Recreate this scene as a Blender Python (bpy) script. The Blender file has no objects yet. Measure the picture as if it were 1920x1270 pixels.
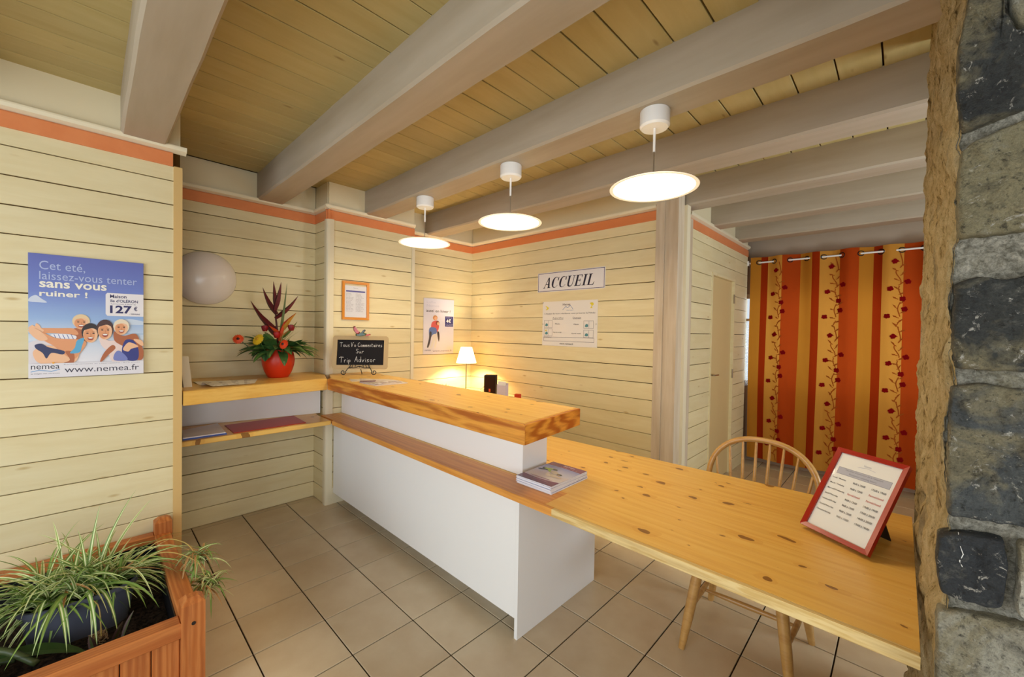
import bpy, bmesh, math, random
from math import sin, cos, pi, radians
from mathutils import Vector, Matrix
random.seed(7)
SC = bpy.context.scene
COL = SC.collection

# ---------------------------------------------------------------- camera, world, lights, exposure
cam_d = bpy.data.cameras.new('camera'); cam = bpy.data.objects.new('camera', cam_d); COL.objects.link(cam)
YAW, PITCH, ROLL, FPX = -0.76516397, -0.01798742, 0.01713057, 759.28872
fw = Vector((sin(YAW)*cos(PITCH), cos(YAW)*cos(PITCH), sin(PITCH)))
rt = Vector((cos(YAW), -sin(YAW), 0)); up = rt.cross(fw)
rt2 = cos(ROLL)*rt + sin(ROLL)*up; up2 = -sin(ROLL)*rt + cos(ROLL)*up
cam.matrix_world = Matrix(((rt2.x, up2.x, -fw.x, 0), (rt2.y, up2.y, -fw.y, 0), (rt2.z, up2.z, -fw.z, 1.55), (0, 0, 0, 1)))
cam_d.sensor_width = 36; cam_d.sensor_fit = 'HORIZONTAL'; cam_d.lens = FPX/1920*36
cam_d.clip_start = 0.03; cam_d.clip_end = 100
SC.camera = cam

world = bpy.data.worlds.new('world'); SC.world = world; world.use_nodes = True
bg = world.node_tree.nodes['Background']
bg.inputs[0].default_value = (0.80, 0.90, 1.0, 1); bg.inputs[1].default_value = 1.0

def area(name, loc, aim, sx, sy, power, color):
    d = bpy.data.lights.new(name, 'AREA'); d.shape = 'RECTANGLE'; d.size = sx; d.size_y = sy
    d.energy = power; d.color = color
    o = bpy.data.objects.new(name, d); COL.objects.link(o); o.location = loc
    o.rotation_euler = (Vector(aim)-Vector(loc)).to_track_quat('-Z', 'Y').to_euler()
    return o
DAY = (0.86, 0.93, 1.0)
area('entrance_daylight', (-1.0, -2.52, 1.35), (-1.6, 1.5, 1.1), 2.9, 2.0, 85, DAY)
area('hall_window_daylight', (2.22, -.6, 1.45), (-3.0, .6, 1.2), 2.2, 1.3, 62, DAY)
area('side_window_daylight', (2.22, 3.05, 1.35), (0.5, 2.8, 2.6), 1.1, 1.2, 95, (0.80, 0.90, 1.0))
area('rear_window_daylight', (-0.35, 6.15, 1.6), (-0.35, 4.0, 1.3), 2.0, 1.3, 14, DAY)
PEND_LIGHT = 24.0      # emission strength of a pendant's diffuser
PEND_UP = 1.0
SC.view_settings.view_transform = 'Standard'; SC.view_settings.look = 'None'
SC.view_settings.gamma = 1.0; SC.view_settings.use_curve_mapping = False
SC.view_settings.exposure = -0.15
SC.cycles.max_bounces = 10; SC.cycles.diffuse_bounces = 6; SC.cycles.glossy_bounces = 4
SC.cycles.sample_clamp_indirect = 8.0; SC.cycles.use_denoising = True
try: SC.cycles.denoiser = 'OPENIMAGEDENOISE'
except Exception: pass

# ---------------------------------------------------------------- materials
def lin(c):
    return tuple(((x/255)/12.92 if x/255 <= .04045 else ((x/255+.055)/1.055)**2.4) for x in c[:3]) + (1,)
def mat(name, col, rough=.5, spec=.4, metal=0, **k):
    m = bpy.data.materials.new(name); m.use_nodes = True
    b = m.node_tree.nodes['Principled BSDF']
    b.inputs['Base Color'].default_value = lin(col); b.inputs['Roughness'].default_value = rough
    b.inputs['Specular IOR Level'].default_value = spec; b.inputs['Metallic'].default_value = metal
    for a, v in k.items(): b.inputs[a.replace('_', ' ')].default_value = v
    return m
class NT:
    def __init__(s, m): s.m = m; s.t = m.node_tree; s.b = s.t.nodes['Principled BSDF']
    def n(s, kind, **k):
        x = s.t.nodes.new(kind)
        for a, v in k.items():
            if a.startswith('i_'): x.inputs[a[2:].replace('_', ' ')].default_value = v
            else: setattr(x, a, v)
        return x
    def l(s, a, b): s.t.links.new(a, b)
    def coords(s, scale, rand=True, kind='Object'):
        tc = s.n('ShaderNodeTexCoord'); mp = s.n('ShaderNodeMapping'); mp.inputs['Scale'].default_value = scale
        if rand:
            oi = s.n('ShaderNodeObjectInfo'); ml = s.n('ShaderNodeVectorMath', operation='SCALE')
            cx = s.n('ShaderNodeCombineXYZ'); s.l(oi.outputs['Random'], cx.inputs[0]); s.l(oi.outputs['Random'], cx.inputs[1]); s.l(oi.outputs['Random'], cx.inputs[2])
            s.l(cx.outputs[0], ml.inputs[0]); ml.inputs['Scale'].default_value = 37.0
            ad = s.n('ShaderNodeVectorMath', operation='ADD'); s.l(tc.outputs[kind], ad.inputs[0]); s.l(ml.outputs[0], ad.inputs[1])
            s.l(ad.outputs[0], mp.inputs[0])
        else: s.l(tc.outputs[kind], mp.inputs[0])
        return mp.outputs[0]
    def noise(s, v, scale, detail=4, rough=.55, dist=0):
        x = s.n('ShaderNodeTexNoise'); s.l(v, x.inputs['Vector'])
        x.inputs['Scale'].default_value = scale; x.inputs['Detail'].default_value = detail
        x.inputs['Roughness'].default_value = rough; x.inputs['Distortion'].default_value = dist
        return x.outputs['Fac']
    def ramp(s, f, stops):
        r = s.n('ShaderNodeValToRGB'); s.l(f, r.inputs[0]); e = r.color_ramp.elements
        while len(e) < len(stops): e.new(.5)
        for i, (p, c) in enumerate(stops): e[i].position = p; e[i].color = lin(c) if isinstance(c, tuple) else (c, c, c, 1)
        return r.outputs[0]
    def mix(s, f, a, b, mode='MIX'):
        x = s.n('ShaderNodeMix', data_type='RGBA', blend_type=mode)
        for v, i in ((f, x.inputs[0]), (a, x.inputs[6]), (b, x.inputs[7])):
            if hasattr(v, 'links'): s.l(v, i)
            elif isinstance(v, tuple): i.default_value = lin(v)
            else: i.default_value = v if i == x.inputs[0] else (v, v, v, 1)
        return x.outputs[2]
    def col(s, c): s.l(c, s.b.inputs['Base Color'])
    def bump(s, h, strength=.2, dist=.002):
        b = s.n('ShaderNodeBump'); b.inputs['Strength'].default_value = strength; b.inputs['Distance'].default_value = dist
        s.l(h, b.inputs['Height']); s.l(b.outputs[0], s.b.inputs['Normal'])
def painted_board(name, c1, c2, knot, rough=.5):
    m = mat(name, c1, rough); t = NT(m)
    v = t.coords((1.2, 8, 8)); n1 = t.noise(v, 2.2, 6, .6, .4)
    base = t.mix(t.ramp(n1, [(.3, 0.), (.75, 1.)]), c1, c2)
    v2 = t.coords((3.0, 9, 9)); vo = t.n('ShaderNodeTexVoronoi'); vo.inputs['Scale'].default_value = 1.0; t.l(v2, vo.inputs['Vector'])
    k = t.ramp(vo.outputs['Distance'], [(.03, .75), (.10, 0.)])
    base = t.mix(k, base, knot)
    oi = t.n('ShaderNodeObjectInfo'); tint = t.ramp(oi.outputs['Random'], [(0., .90), (1., 1.)])
    t.col(t.mix(1.0, base, tint, 'MULTIPLY'))
    t.bump(t.noise(t.coords((2, 40, 40)), 3, 3), .15, .001)
    return m
BOARD = painted_board('painted_board_cream', (236, 224, 182), (226, 210, 162), (192, 162, 100), .45)
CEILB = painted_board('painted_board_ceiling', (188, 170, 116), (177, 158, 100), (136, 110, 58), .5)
GAP = mat('board_gap', (74, 50, 18), .9, .1)
BEAMM = mat('beam_paint', (190, 176, 158), .5, .3)
t = NT(BEAMM); v = t.coords((.6, 5, 5)); t.col(t.mix(t.ramp(t.noise(v, 2, 4), [(.35, 0.), (.7, 1.)]), (176, 164, 146), (164, 151, 130))); t.bump(t.noise(t.coords((2, 14, 14)), 2, 3), .25, .003)
BAND = mat('salmon_paint', (224, 148, 108), .4, .4)
t = NT(BAND); t.col(t.mix(t.noise(t.coords((1, 6, 6)), 2, 3), (230, 146, 92), (216, 126, 74)))
TRIMC = mat('trim_paint', (228, 218, 188), .4, .4)
TRIMW = mat('trim_warm_wood', (214, 180, 118), .5, .3)
POSTM = mat('post_paint', (206, 192, 170), .45, .3)
t = NT(POSTM); v = t.coords((9, 9, .8)); t.col(t.mix(t.ramp(t.noise(v, 2, 5), [(.35, 0.), (.7, 1.)]), (212, 198, 176), (192, 172, 144)))
WALLP = mat('plain_wall_paint', (222, 210, 176), .6, .2)
ROOMW = mat('far_wall_paint', (176, 160, 140), .7, .2)

def pine(name, c1, c2, c3, knots=True, rough=.35, ring=14, grain=1.0):
    m = mat(name, c1, rough, .5); t = NT(m)
    v = t.coords((.35, 3.2, 3.2)); w = t.n('ShaderNodeTexWave', wave_type='BANDS', bands_direction='Y')
    w.inputs['Scale'].default_value = ring*.25; w.inputs['Distortion'].default_value = 9; w.inputs['Detail'].default_value = 3; w.inputs['Detail Scale'].default_value = .9
    t.l(v, w.inputs['Vector'])
    f = t.noise(t.coords((.8, 16, 16)), 3, 6, .62, .3)
    base = t.mix(t.ramp(w.outputs['Fac'], [(.15, 0.), (.95, grain)]), c1, c2)
    base = t.mix(t.ramp(f, [(.45, 0.), (.8, .8)]), base, c3)
    if knots:
        vo = t.n('ShaderNodeTexVoronoi', voronoi_dimensions='2D'); vo.inputs['Scale'].default_value = 1; kn = t.n('ShaderNodeTexNoise', i_Scale=9.0); t.l(t.coords((1, 1, 1)), kn.inputs['Vector']); km = t.n('ShaderNodeVectorMath', operation='MULTIPLY_ADD'); t.l(kn.outputs['Color'], km.inputs[0]); km.inputs[1].default_value = (.5, .5, 0); t.l(t.coords((5.0, 8.5, 9)), km.inputs[2]); t.l(km.outputs[0], vo.inputs['Vector'])
        wn = t.n('ShaderNodeTexWhiteNoise'); t.l(vo.outputs['Position'], wn.inputs['Vector'])
        pw_ = t.n('ShaderNodeMath', operation='POWER'); t.l(wn.outputs['Value'], pw_.inputs[0]); pw_.inputs[1].default_value = 1.8; r = t.n('ShaderNodeMath', operation='MULTIPLY'); t.l(pw_.outputs[0], r.inputs[0]); r.inputs[1].default_value = .135
        d = t.n('ShaderNodeMath', operation='LESS_THAN'); t.l(vo.outputs['Distance'], d.inputs[0]); t.l(r.outputs[0], d.inputs[1])
        halo = t.n('ShaderNodeMath', operation='MULTIPLY'); t.l(r.outputs[0], halo.inputs[0]); halo.inputs[1].default_value = 2.2
        d2 = t.n('ShaderNodeMath', operation='LESS_THAN'); t.l(vo.outputs['Distance'], d2.inputs[0]); t.l(halo.outputs[0], d2.inputs[1])
        h = t.n('ShaderNodeMath', operation='MULTIPLY'); t.l(d2.outputs[0], h.inputs[0]); h.inputs[1].default_value = .35
        base = t.mix(h.outputs[0], base, c3); k2 = t.n('ShaderNodeMath', operation='MULTIPLY'); t.l(d.outputs[0], k2.inputs[0]); k2.inputs[1].default_value = .8
        base = t.mix(k2.outputs[0], base, (112, 60, 16))
    t.col(base); t.bump(f, .08, .001)
    return m
PINE = pine('varnished_pine', (234, 190, 100), (228, 176, 80), (214, 152, 58), True, .33, 7, .5)
PINE_D = pine('edge_and_shaded_ledge_pine', (222, 156, 74), (204, 132, 54), (176, 104, 38), False, .38, 12, .6)  # front edge's own orange tone; on the ledge plank it is painted-in shade
PINE_E = pine('pine_fascia', (226, 156, 62), (178, 98, 30), (150, 76, 20), False, .4, 22)
PINE_P = pine('pale_pine_edge', (222, 196, 136), (204, 170, 102), (160, 120, 62), False, .5, 60)
CHAIRM = pine('chair_beech', (196, 152, 88), (184, 138, 74), (164, 116, 56), False, .3, 10, .6)
CEDAR = pine('planter_cedar', (196, 122, 62), (176, 100, 44), (140, 68, 28), False, .45, 20)
WHITE = mat('white_laminate', (238, 239, 238), .35, .5)
WHITEM = mat('white_enamel', (240, 238, 234), .3, .5)
BLACK = mat('black_iron', (28, 20, 16), .5, .5)
CHROME = mat('brushed_steel', (190, 186, 178), .28, .5, 1.0)
TILE = mat('floor_tile', (186, 160, 118), .32, .45)
t = NT(TILE); oi = t.n('ShaderNodeObjectInfo')
c = t.mix(t.ramp(t.noise(t.coords((1, 1, 1)), 5, 5), [(.35, 0.), (.7, 1.)]), (208, 192, 162), (196, 176, 144))
t.col(t.mix(1.0, c, t.ramp(oi.outputs['Random'], [(0., .93), (1., 1.)]), 'MULTIPLY')); t.bump(t.noise(t.coords((1, 1, 1)), 9, 2), .05, .002)
GROUT = mat('grout', (50, 38, 26), .9, .1)
def attr_mat(name, rough=.45, spec=.4, trans=0):
    m = mat(name, (200, 200, 200), rough, spec); t = NT(m)
    a = t.n('ShaderNodeAttribute', attribute_name='Col'); t.col(a.outputs['Color'])
    return m
PRINT = attr_mat('printed_paper', .4, .4)
PRINTG = attr_mat('glossy_print', .12, .6)
LEAFM = attr_mat('leaf_surface', .45, .4)
GLASS = bpy.data.materials.new('pane_glass'); GLASS.use_nodes = True
nt = GLASS.node_tree; nt.nodes.clear(); out = nt.nodes.new('ShaderNodeOutputMaterial'); mx = nt.nodes.new('ShaderNodeMixShader')
tr = nt.nodes.new('ShaderNodeBsdfTransparent'); gl = nt.nodes.new('ShaderNodeBsdfGlossy'); gl.inputs['Roughness'].default_value = .03
fr = nt.nodes.new('ShaderNodeLayerWeight'); fr.inputs[0].default_value = .3; fm = nt.nodes.new('ShaderNodeMath'); fm.operation = 'POWER'; fm.inputs[1].default_value = 4; nt.links.new(fr.outputs['Facing'], fm.inputs[0]); fa = nt.nodes.new('ShaderNodeMath'); fa.operation = 'MULTIPLY_ADD'; fa.inputs[1].default_value = .6; fa.inputs[2].default_value = .03; nt.links.new(fm.outputs[0], fa.inputs[0])
nt.links.new(fa.outputs[0], mx.inputs[0]); nt.links.new(tr.outputs[0], mx.inputs[1]); nt.links.new(gl.outputs[0], mx.inputs[2]); nt.links.new(mx.outputs[0], out.inputs[0])

# ---------------------------------------------------------------- object helpers
def tag(o, label=None, cat=None, group=None, kind=None):
    for k, v in (('label', label), ('category', cat), ('group', group), ('kind', kind)):
        if v: o[k] = v
    return o
def thing(name, label, cat, loc=(0, 0, 0), rz=0, group=None):
    o = bpy.data.objects.new(name, None); COL.objects.link(o); o.location = loc; o.rotation_euler = (0, 0, rz)
    o.empty_display_size = .05
    return tag(o, label, cat, group)
def link(name, me, parent=None, loc=None, rz=None):
    o = bpy.data.objects.new(name, me); COL.objects.link(o)
    if parent: o.parent = parent
    if loc is not None: o.location = loc
    if rz is not None: o.rotation_euler = (0, 0, rz)
    return o
class MB:
    def __init__(s): s.v = []; s.f = []; s.c = []; s.mi = []; s.cc = None; s.m = 0
    def add(s, vs, fs, col=None):
        b = len(s.v); s.v += [tuple(x) for x in vs]
        for f in fs: s.f.append([b+i for i in f]); s.c.append(col); s.mi.append(s.m)
        return s
    def box(s, x0, x1, y0, y1, z0, z1, ch=0, col=None):
        if ch <= 0:
            V = [(x, y, z) for z in (z0, z1) for x, y in ((x0, y0), (x1, y0), (x1, y1), (x0, y1))]
            F = [(3, 2, 1, 0), (4, 5, 6, 7), (0, 1, 5, 4), (1, 2, 6, 5), (2, 3, 7, 6), (3, 0, 4, 7)]
            return s.add(V, F, col)
        return s.prism([(x0, y0), (x1, y0), (x1, y1), (x0, y1)], z0, z1, ch, col)
    def prism(s, P, z0, z1, ch=0, col=None):
        """vertical prism of a convex ccw outline, chamfered top and bottom"""
        n = len(P); cx = sum(p[0] for p in P)/n; cy = sum(p[1] for p in P)/n
        def ins(d):
            out = []
            for i in range(n):
                a = Vector(P[i-1]); b = Vector(P[i]); c = Vector(P[(i+1) % n])
                e1 = (b-a).normalized(); e2 = (c-b).normalized()
                n1 = Vector((-e1.y, e1.x)); n2 = Vector((-e2.y, e2.x)); k = n1+n2
                k = k/(k.dot(n1)+1e-9) if k.length > 1e-6 else n1
                out.append((b.x+k.x*d, b.y+k.y*d))
            return out
        rings = [(ins(ch), z0), (P, z0+ch), (P, z1-ch), (ins(ch), z1)] if ch > 0 else [(P, z0), (P, z1)]
        V = [(x, y, z) for R, z in rings for x, y in R]; F = []
        for r in range(len(rings)-1):
            for i in range(n):
                j = (i+1) % n; F.append((r*n+i, r*n+j, (r+1)*n+j, (r+1)*n+i))
        F.append(tuple(range(n-1, -1, -1))); F.append(tuple(range((len(rings)-1)*n, len(rings)*n)))
        return s.add(V, F, col)
    def tube(s, pts, rad, seg=10, col=None, flat=(1, 1), caps=True, closed=False, upv=None):
        pts = [Vector(p) for p in pts]; n = len(pts)
        if not hasattr(rad, '__len__'): rad = [rad]*n
        V = []; ref = Vector(upv) if upv else Vector((0, 0, 1))
        for i, p in enumerate(pts):
            if closed: d = pts[(i+1) % n]-pts[i-1]
            else: d = pts[min(i+1, n-1)]-pts[max(i-1, 0)]
            d.normalize()
            a = ref - d*ref.dot(d)
            if a.length < .05:
                r2 = Vector((1, 0, 0)); a = r2 - d*r2.dot(d)
            a.normalize(); b = d.cross(a)
            if not upv: ref = a
            for k in range(seg):
                th = 2*pi*k/seg; V.append(p + a*cos(th)*rad[i]*flat[0] + b*sin(th)*rad[i]*flat[1])
        F = []
        for i in range(n if closed else n-1):
            for k in range(seg):
                k2 = (k+1) % seg; j = (i+1) % n; F.append((i*seg+k, i*seg+k2, j*seg+k2, j*seg+k))
        if caps and not closed: F.append(tuple(range(seg-1, -1, -1))); F.append(tuple((n-1)*seg+k for k in range(seg)))
        return s.add(V, F, col)
    def lathe(s, prof, seg=32, c=(0, 0, 0), col=None, sq=(1, 1)):
        V = []; F = []; n = len(prof)
        for r, z in prof:
            for k in range(seg):
                th = 2*pi*k/seg; V.append((c[0]+r*cos(th)*sq[0], c[1]+r*sin(th)*sq[1], c[2]+z))
        for i in range(n-1):
            for k in range(seg):
                k2 = (k+1) % seg; F.append((i*seg+k, i*seg+k2, (i+1)*seg+k2, (i+1)*seg+k))
        return s.add(V, F, col)
    def mesh(s, name, mats, smooth=False, angle=None):
        me = bpy.data.meshes.new(name); me.from_pydata(s.v, [], s.f)
        for m in (mats if isinstance(mats, (list, tuple)) else [mats]): me.materials.append(m)
        if any(s.mi): me.polygons.foreach_set('material_index', s.mi)
        if any(c is not None for c in s.c):
            at = me.color_attributes.new('Col', 'FLOAT_COLOR', 'CORNER'); d = []
            for p, c in zip(me.polygons, s.c):
                if c is None: c = (200, 200, 200)
                if isinstance(c, list):
                    for q in c: d += lin(q)
                else: d += lin(c)*p.loop_total
            at.data.foreach_set('color', d)
        if smooth:
            me.polygons.foreach_set('use_smooth', [True]*len(me.polygons))
            if angle:
                try: me.set_sharp_from_angle(angle=radians(angle))
                except Exception: pass
        me.update(); return me
    def obj(s, name, mats, parent=None, loc=None, rz=None, smooth=False, angle=None):
        return link(name, s.mesh(name, mats, smooth, angle), parent, loc, rz)

_board_cache = {}
def board_mesh(L, h, t, m, ch=.002):
    """board with local X along its length, Y = depth (front at -t), Z = height; origin at its centre"""
    k = (round(L, 3), round(h, 4), t, m.name)
    if k not in _board_cache:
        b = MB(); x = L/2; z = h/2
        V = [(-x, 0, -z), (x, 0, -z), (x, 0, z), (-x, 0, z), (-x, -t+ch, -z), (x, -t+ch, -z), (x, -t+ch, z), (-x, -t+ch, z),
             (-x, -t, -z+ch), (x, -t, -z+ch), (x, -t, z-ch), (-x, -t, z-ch)]
        F = [(3, 2, 1, 0)[::-1], (0, 4, 5, 1)[::-1], (2, 6, 7, 3)[::-1], (1, 5, 9, 10, 6, 2)[::-1], (0, 3, 7, 11, 8, 4)[::-1], (4, 8, 9, 5)[::-1], (7, 6, 10, 11)[::-1], (8, 11, 10, 9)[::-1]]
        b.add(V, [f[::-1] if i in (0,) else f for i, f in enumerate(F)])
        me = b.mesh('board', m); bm = bmesh.new(); bm.from_mesh(me); bmesh.ops.recalc_face_normals(bm, faces=bm.faces); bm.to_mesh(me); bm.free()
        _board_cache[k] = me
    return _board_cache[k]
Z0, DZ = .136, .142
def boards(parent, p0, p1, zlo, zhi, m=BOARD, t=.015, gap=.0056):
    """horizontal boards on the face from p0 to p1 (seen with p0 on the left)"""
    a = Vector(p0); b = Vector(p1); L = (b-a).length; mid = (a+b)/2; rz = math.atan2(b.y-a.y, b.x-a.x)
    k = math.floor((zlo-Z0)/DZ)
    while Z0+k*DZ < zhi-.006:
        z0 = max(Z0+k*DZ, zlo); z1 = min(Z0+(k+1)*DZ, zhi); k += 1
        if z1-z0 < .012: continue
        g = gap*random.uniform(.5, 1.2) if m is BOARD else gap
        o = link('board', board_mesh(L, z1-z0, t, m), parent, (mid.x, mid.y, (z0+z1)/2), rz); o.scale.z = (z1-z0-g)/(z1-z0)
def extrude_profile(prof, p0, p1, name, m, parent=None, kind=None):
    """profile (d, z) with d = distance out of the wall, swept from p0 to p1 (p0 on the left)"""
    a = Vector((p0[0], p0[1], 0)); b = Vector((p1[0], p1[1], 0)); e = (b-a).normalized(); nrm = Vector((e.y, -e.x, 0))
    V = [a+nrm*d+Vector((0, 0, z)) for d, z in prof]+[b+nrm*d+Vector((0, 0, z)) for d, z in prof]; n = len(prof)
    F = [(i, (i+1) % n, n+(i+1) % n, n+i) for i in range(n)]+[tuple(range(n-1, -1, -1)), tuple(range(n, 2*n))]
    mb = MB().add(V, F); me = mb.mesh(name, m); bm = bmesh.new(); bm.from_mesh(me); bmesh.ops.recalc_face_normals(bm, faces=bm.faces); bm.to_mesh(me); bm.free()
    o = link(name, me, parent)
    if kind: o['kind'] = kind
    return o

# ---------------------------------------------------------------- floor
T = .3294; TX, TY = -1.181, 2.179
fl = MB().box(-4.1, 2.4, -2.7, 6.0, -.12, -.006).obj('floor', GROUT); fl['kind'] = 'structure'
tile = MB()
g = .0032; s_ = T/2-g
tile.box(-s_, s_, -s_, s_, -.012, 0, .0015)
tile_me = tile.mesh('tile', TILE); rest = MB()
for i in range(-9, 12):
    for j in range(-15, 12):
        x = TX+(i+.5)*T; y = TY+(j+.5)*T
        if x < -4.0 or x > 2.3 or y < -2.6 or y > 5.9: continue
        seen = y > .1 and x < .35 and -x < 3.95 and not (x < -3.2 and y < .3) and (y < 3.3 or x > -1.45)
        if seen: link('tile', tile_me, fl, (x, y, 0))
        else: rest.box(x-s_, x+s_, y-s_, y+s_, -.012, 0)
o = rest.obj('tile_field', TILE, fl); o['kind'] = 'stuff'

# ---------------------------------------------------------------- ceiling and beams
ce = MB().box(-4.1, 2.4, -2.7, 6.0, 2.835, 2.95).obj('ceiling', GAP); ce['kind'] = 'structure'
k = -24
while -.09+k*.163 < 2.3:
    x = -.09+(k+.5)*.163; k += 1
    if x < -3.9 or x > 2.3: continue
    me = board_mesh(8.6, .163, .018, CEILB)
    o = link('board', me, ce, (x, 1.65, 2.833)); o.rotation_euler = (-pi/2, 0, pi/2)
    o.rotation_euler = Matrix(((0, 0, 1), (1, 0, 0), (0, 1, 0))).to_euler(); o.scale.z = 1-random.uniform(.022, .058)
for i, (y0, y1, x0) in enumerate([(-.70, -.50, -3.15), (.115, .313, -3.15), (.955, 1.15, -3.9), (1.755, 1.96, -3.6), (2.565, 2.768, -3.85), (3.36, 3.556, -1.37), (4.17, 4.365, -1.37), (4.97, 5.165, -1.37), (-1.51, -1.31, -3.15), (-2.32, -2.12, -3.15)]):
    L = 2.3-x0; b = MB(); n = 24; c = .012; sec = [(-1, 0), (-1, c), (-1+c/.1, 0)]
    V = []; F = []
    hw = (y1-y0)/2
    for q in range(n+1):
        xx = -L/2+L*q/n; w = random.uniform(-.0015, .0015); zb = 2.60+random.uniform(-.0015, .0015)
        for (yy, zz) in ((-hw-w, 2.82), (-hw-w, zb+c), (-hw-w+c, zb), (hw+w-c, zb), (hw+w, zb+c), (hw+w, 2.82)): V.append((xx, yy, zz-2.7))
    for q in range(n):
        for e in range(6): F.append((q*6+e, q*6+(e+1) % 6, (q+1)*6+(e+1) % 6, (q+1)*6+e))
    F += [(5, 4, 3, 2, 1, 0), tuple(n*6+e for e in range(6))]
    b.add(V, F); me = b.mesh('ceiling_beam', BEAMM); bm = bmesh.new(); bm.from_mesh(me); bmesh.ops.recalc_face_normals(bm, faces=bm.faces); bm.to_mesh(me); bm.free()
    o = link('ceiling_beam', me, None, ((x0+2.3)/2, (y0+y1)/2, 2.7)); o['kind'] = 'structure'

# ---------------------------------------------------------------- walls
def wall(name, box, faces, zlo=0, zhi=2.495, band=True, m=GAP):
    o = MB().box(*box).obj(name, m); o['kind'] = 'structure'
    for p0, p1 in faces: boards(o, p0, p1, zlo, zhi)
    return o
trim_n = [0]
def trim(mb_or_none=None, m=None, profile=None, p0=None, p1=None, cat=None):
    trim_n[0] += 1; name = 'trim_%d' % trim_n[0]
    if profile: return extrude_profile(profile, p0, p1, name, m, None, 'structure')
    o = mb_or_none.obj(name, m); o['kind'] = 'structure'; return o
BANDP = [(0, 2.492), (.018, 2.492), (.018, 2.566), (.010, 2.574), (0, 2.574)]
MOULD = [(0, 2.574), (.034, 2.588), (.040, 2.604), (.040, 2.612), (0, 2.620)]
def header(p0, p1, e0=0, e1=0, ext=0):
    a = Vector(p0); b = Vector(p1); d = (b-a).normalized(); a2 = a-d*e0; b2 = b+d*e1
    trim(None, BAND, BANDP, a2, b2); trim(None, TRIMC, MOULD, a2, b2+d*ext)
# the boards' front stands at the plane; the shell is 15 mm behind
w = .015
wl = wall('wall_left', (-4.0, -3.14-w, -2.7, .375, 0, 2.83), [((-3.14-w, -2.6), (-3.14-w, .345))])
header((-3.14-w+.004, -2.6), (-3.14-w+.004, .34), ext=.062)
trim(MB().box(-3.17, -3.132, .343, .384, 0, 2.495, .003), TRIMW)
wa = wall('wall_alcove', (-4.0, -3.87-w, .375, 1.43, 0, 2.83), [((-3.87-w, .375), (-3.87-w, 1.42))])
header((-3.87-w+.004, .375), (-3.87-w+.004, 1.42))
wc = wall('wall_chimney', (-4.0, -3.59-w, 1.42+w, 2.28, 0, 2.83), [((-3.87, 1.42+w), (-3.605, 1.42+w)), ((-3.59-w, 1.45), (-3.59-w, 2.25))])
header((-3.87, 1.42+w-.004), (-3.605+.02, 1.42+w-.004), 0, .02); header((-3.59-w+.004, 1.42), (-3.59-w+.004, 2.28), .016, 0)
cm = MB(); P = []
for a in range(0, 7): P.append((-3.605+.022*cos(radians(-90+a*15)) , 1.437+.022*sin(radians(-90+a*15))))
P = [(-3.640, 1.412), (-3.605, 1.410), (-3.590, 1.413), (-3.583, 1.420), (-3.580, 1.437), (-3.582, 1.472), (-3.606, 1.472), (-3.606, 1.436), (-3.640, 1.436)]
cm.prism(P[:6]+[(-3.606, 1.472), (-3.640, 1.436)], 0, 2.495); trim(cm, TRIMC)
trim(MB().box(-3.62, -3.582, 2.252, 2.286, 0, 2.495, .003), TRIMC)
wr = wall('wall_rear_left', (-4.0, -3.82-w, 2.28, 3.25, 0, 2.83), [((-3.82-w, 2.28), (-3.82-w, 3.252))])
header((-3.82-w+.004, 2.28), (-3.82-w+.004, 3.25))
wb = wall('wall_back', (-4.0, -1.49, 3.25+w, 3.35, 0, 2.83), [((-3.824, 3.25+w), (-1.478, 3.25+w))])
header((-3.82, 3.25+w-.004), (-1.478, 3.25+w-.004))
# post at the end of the back wall: two faces with a groove between, two lighter strips round the corner
trim(MB().box(-1.475, -1.404, 3.222, 3.358, 0, 2.82, .003), POSTM)
trim(MB().box(-1.404, -1.362, 3.236, 3.358, 0, 2.82), POSTM)
trim(MB().box(-1.362, -1.292, 3.226, 3.345, 0, 2.82, .003), POSTM)
trim(MB().box(-1.33, -1.268, 3.345, 3.412, 0, 2.60, .003), TRIMC)
trim(MB().box(-1.33, -1.290, 3.412, 3.53, 0, 2.52), POSTM)
trim(MB().box(-1.36, -1.316, 3.53, 3.60, 0, 2.50, .003), TRIMC)
wd = MB().box(-1.55, -1.355-w, 3.60, 4.235, 0, 2.83).box(-1.55, -1.355-w, 5.00, 5.49, 0, 2.83).box(-1.55, -1.355-w, 4.235, 5.00, 2.165, 2.83).obj('wall_passage', GAP); wd['kind'] = 'structure'
boards(wd, (-1.355-w, 3.60), (-1.355-w, 4.235), 0, 2.495); boards(wd, (-1.355-w, 5.00), (-1.355-w, 5.49), 0, 2.495); boards(wd, (-1.355-w, 4.235), (-1.355-w, 5.00), 2.165, 2.495)
header((-1.355-w+.004, 3.60), (-1.355-w+.004, 5.49))
# plain infill boards between the beams above the mouldings
for box in ((-3.165, -3.145, -2.6, .375, 2.61, 2.82), (-3.895, -3.872, .375, 1.42, 2.61, 2.82), (-3.61, -3.593, 1.43, 2.28, 2.61, 2.82), (-3.87, -3.61, 1.423, 1.435, 2.61, 2.82),
            (-3.84, -3.823, 2.28, 3.255, 2.61, 2.82), (-3.82, -1.37, 3.253, 3.27, 2.61, 2.82), (-1.38, -1.358, 3.40, 5.49, 2.61, 2.82)):
    trim(MB().box(*box), WALLP)
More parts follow.
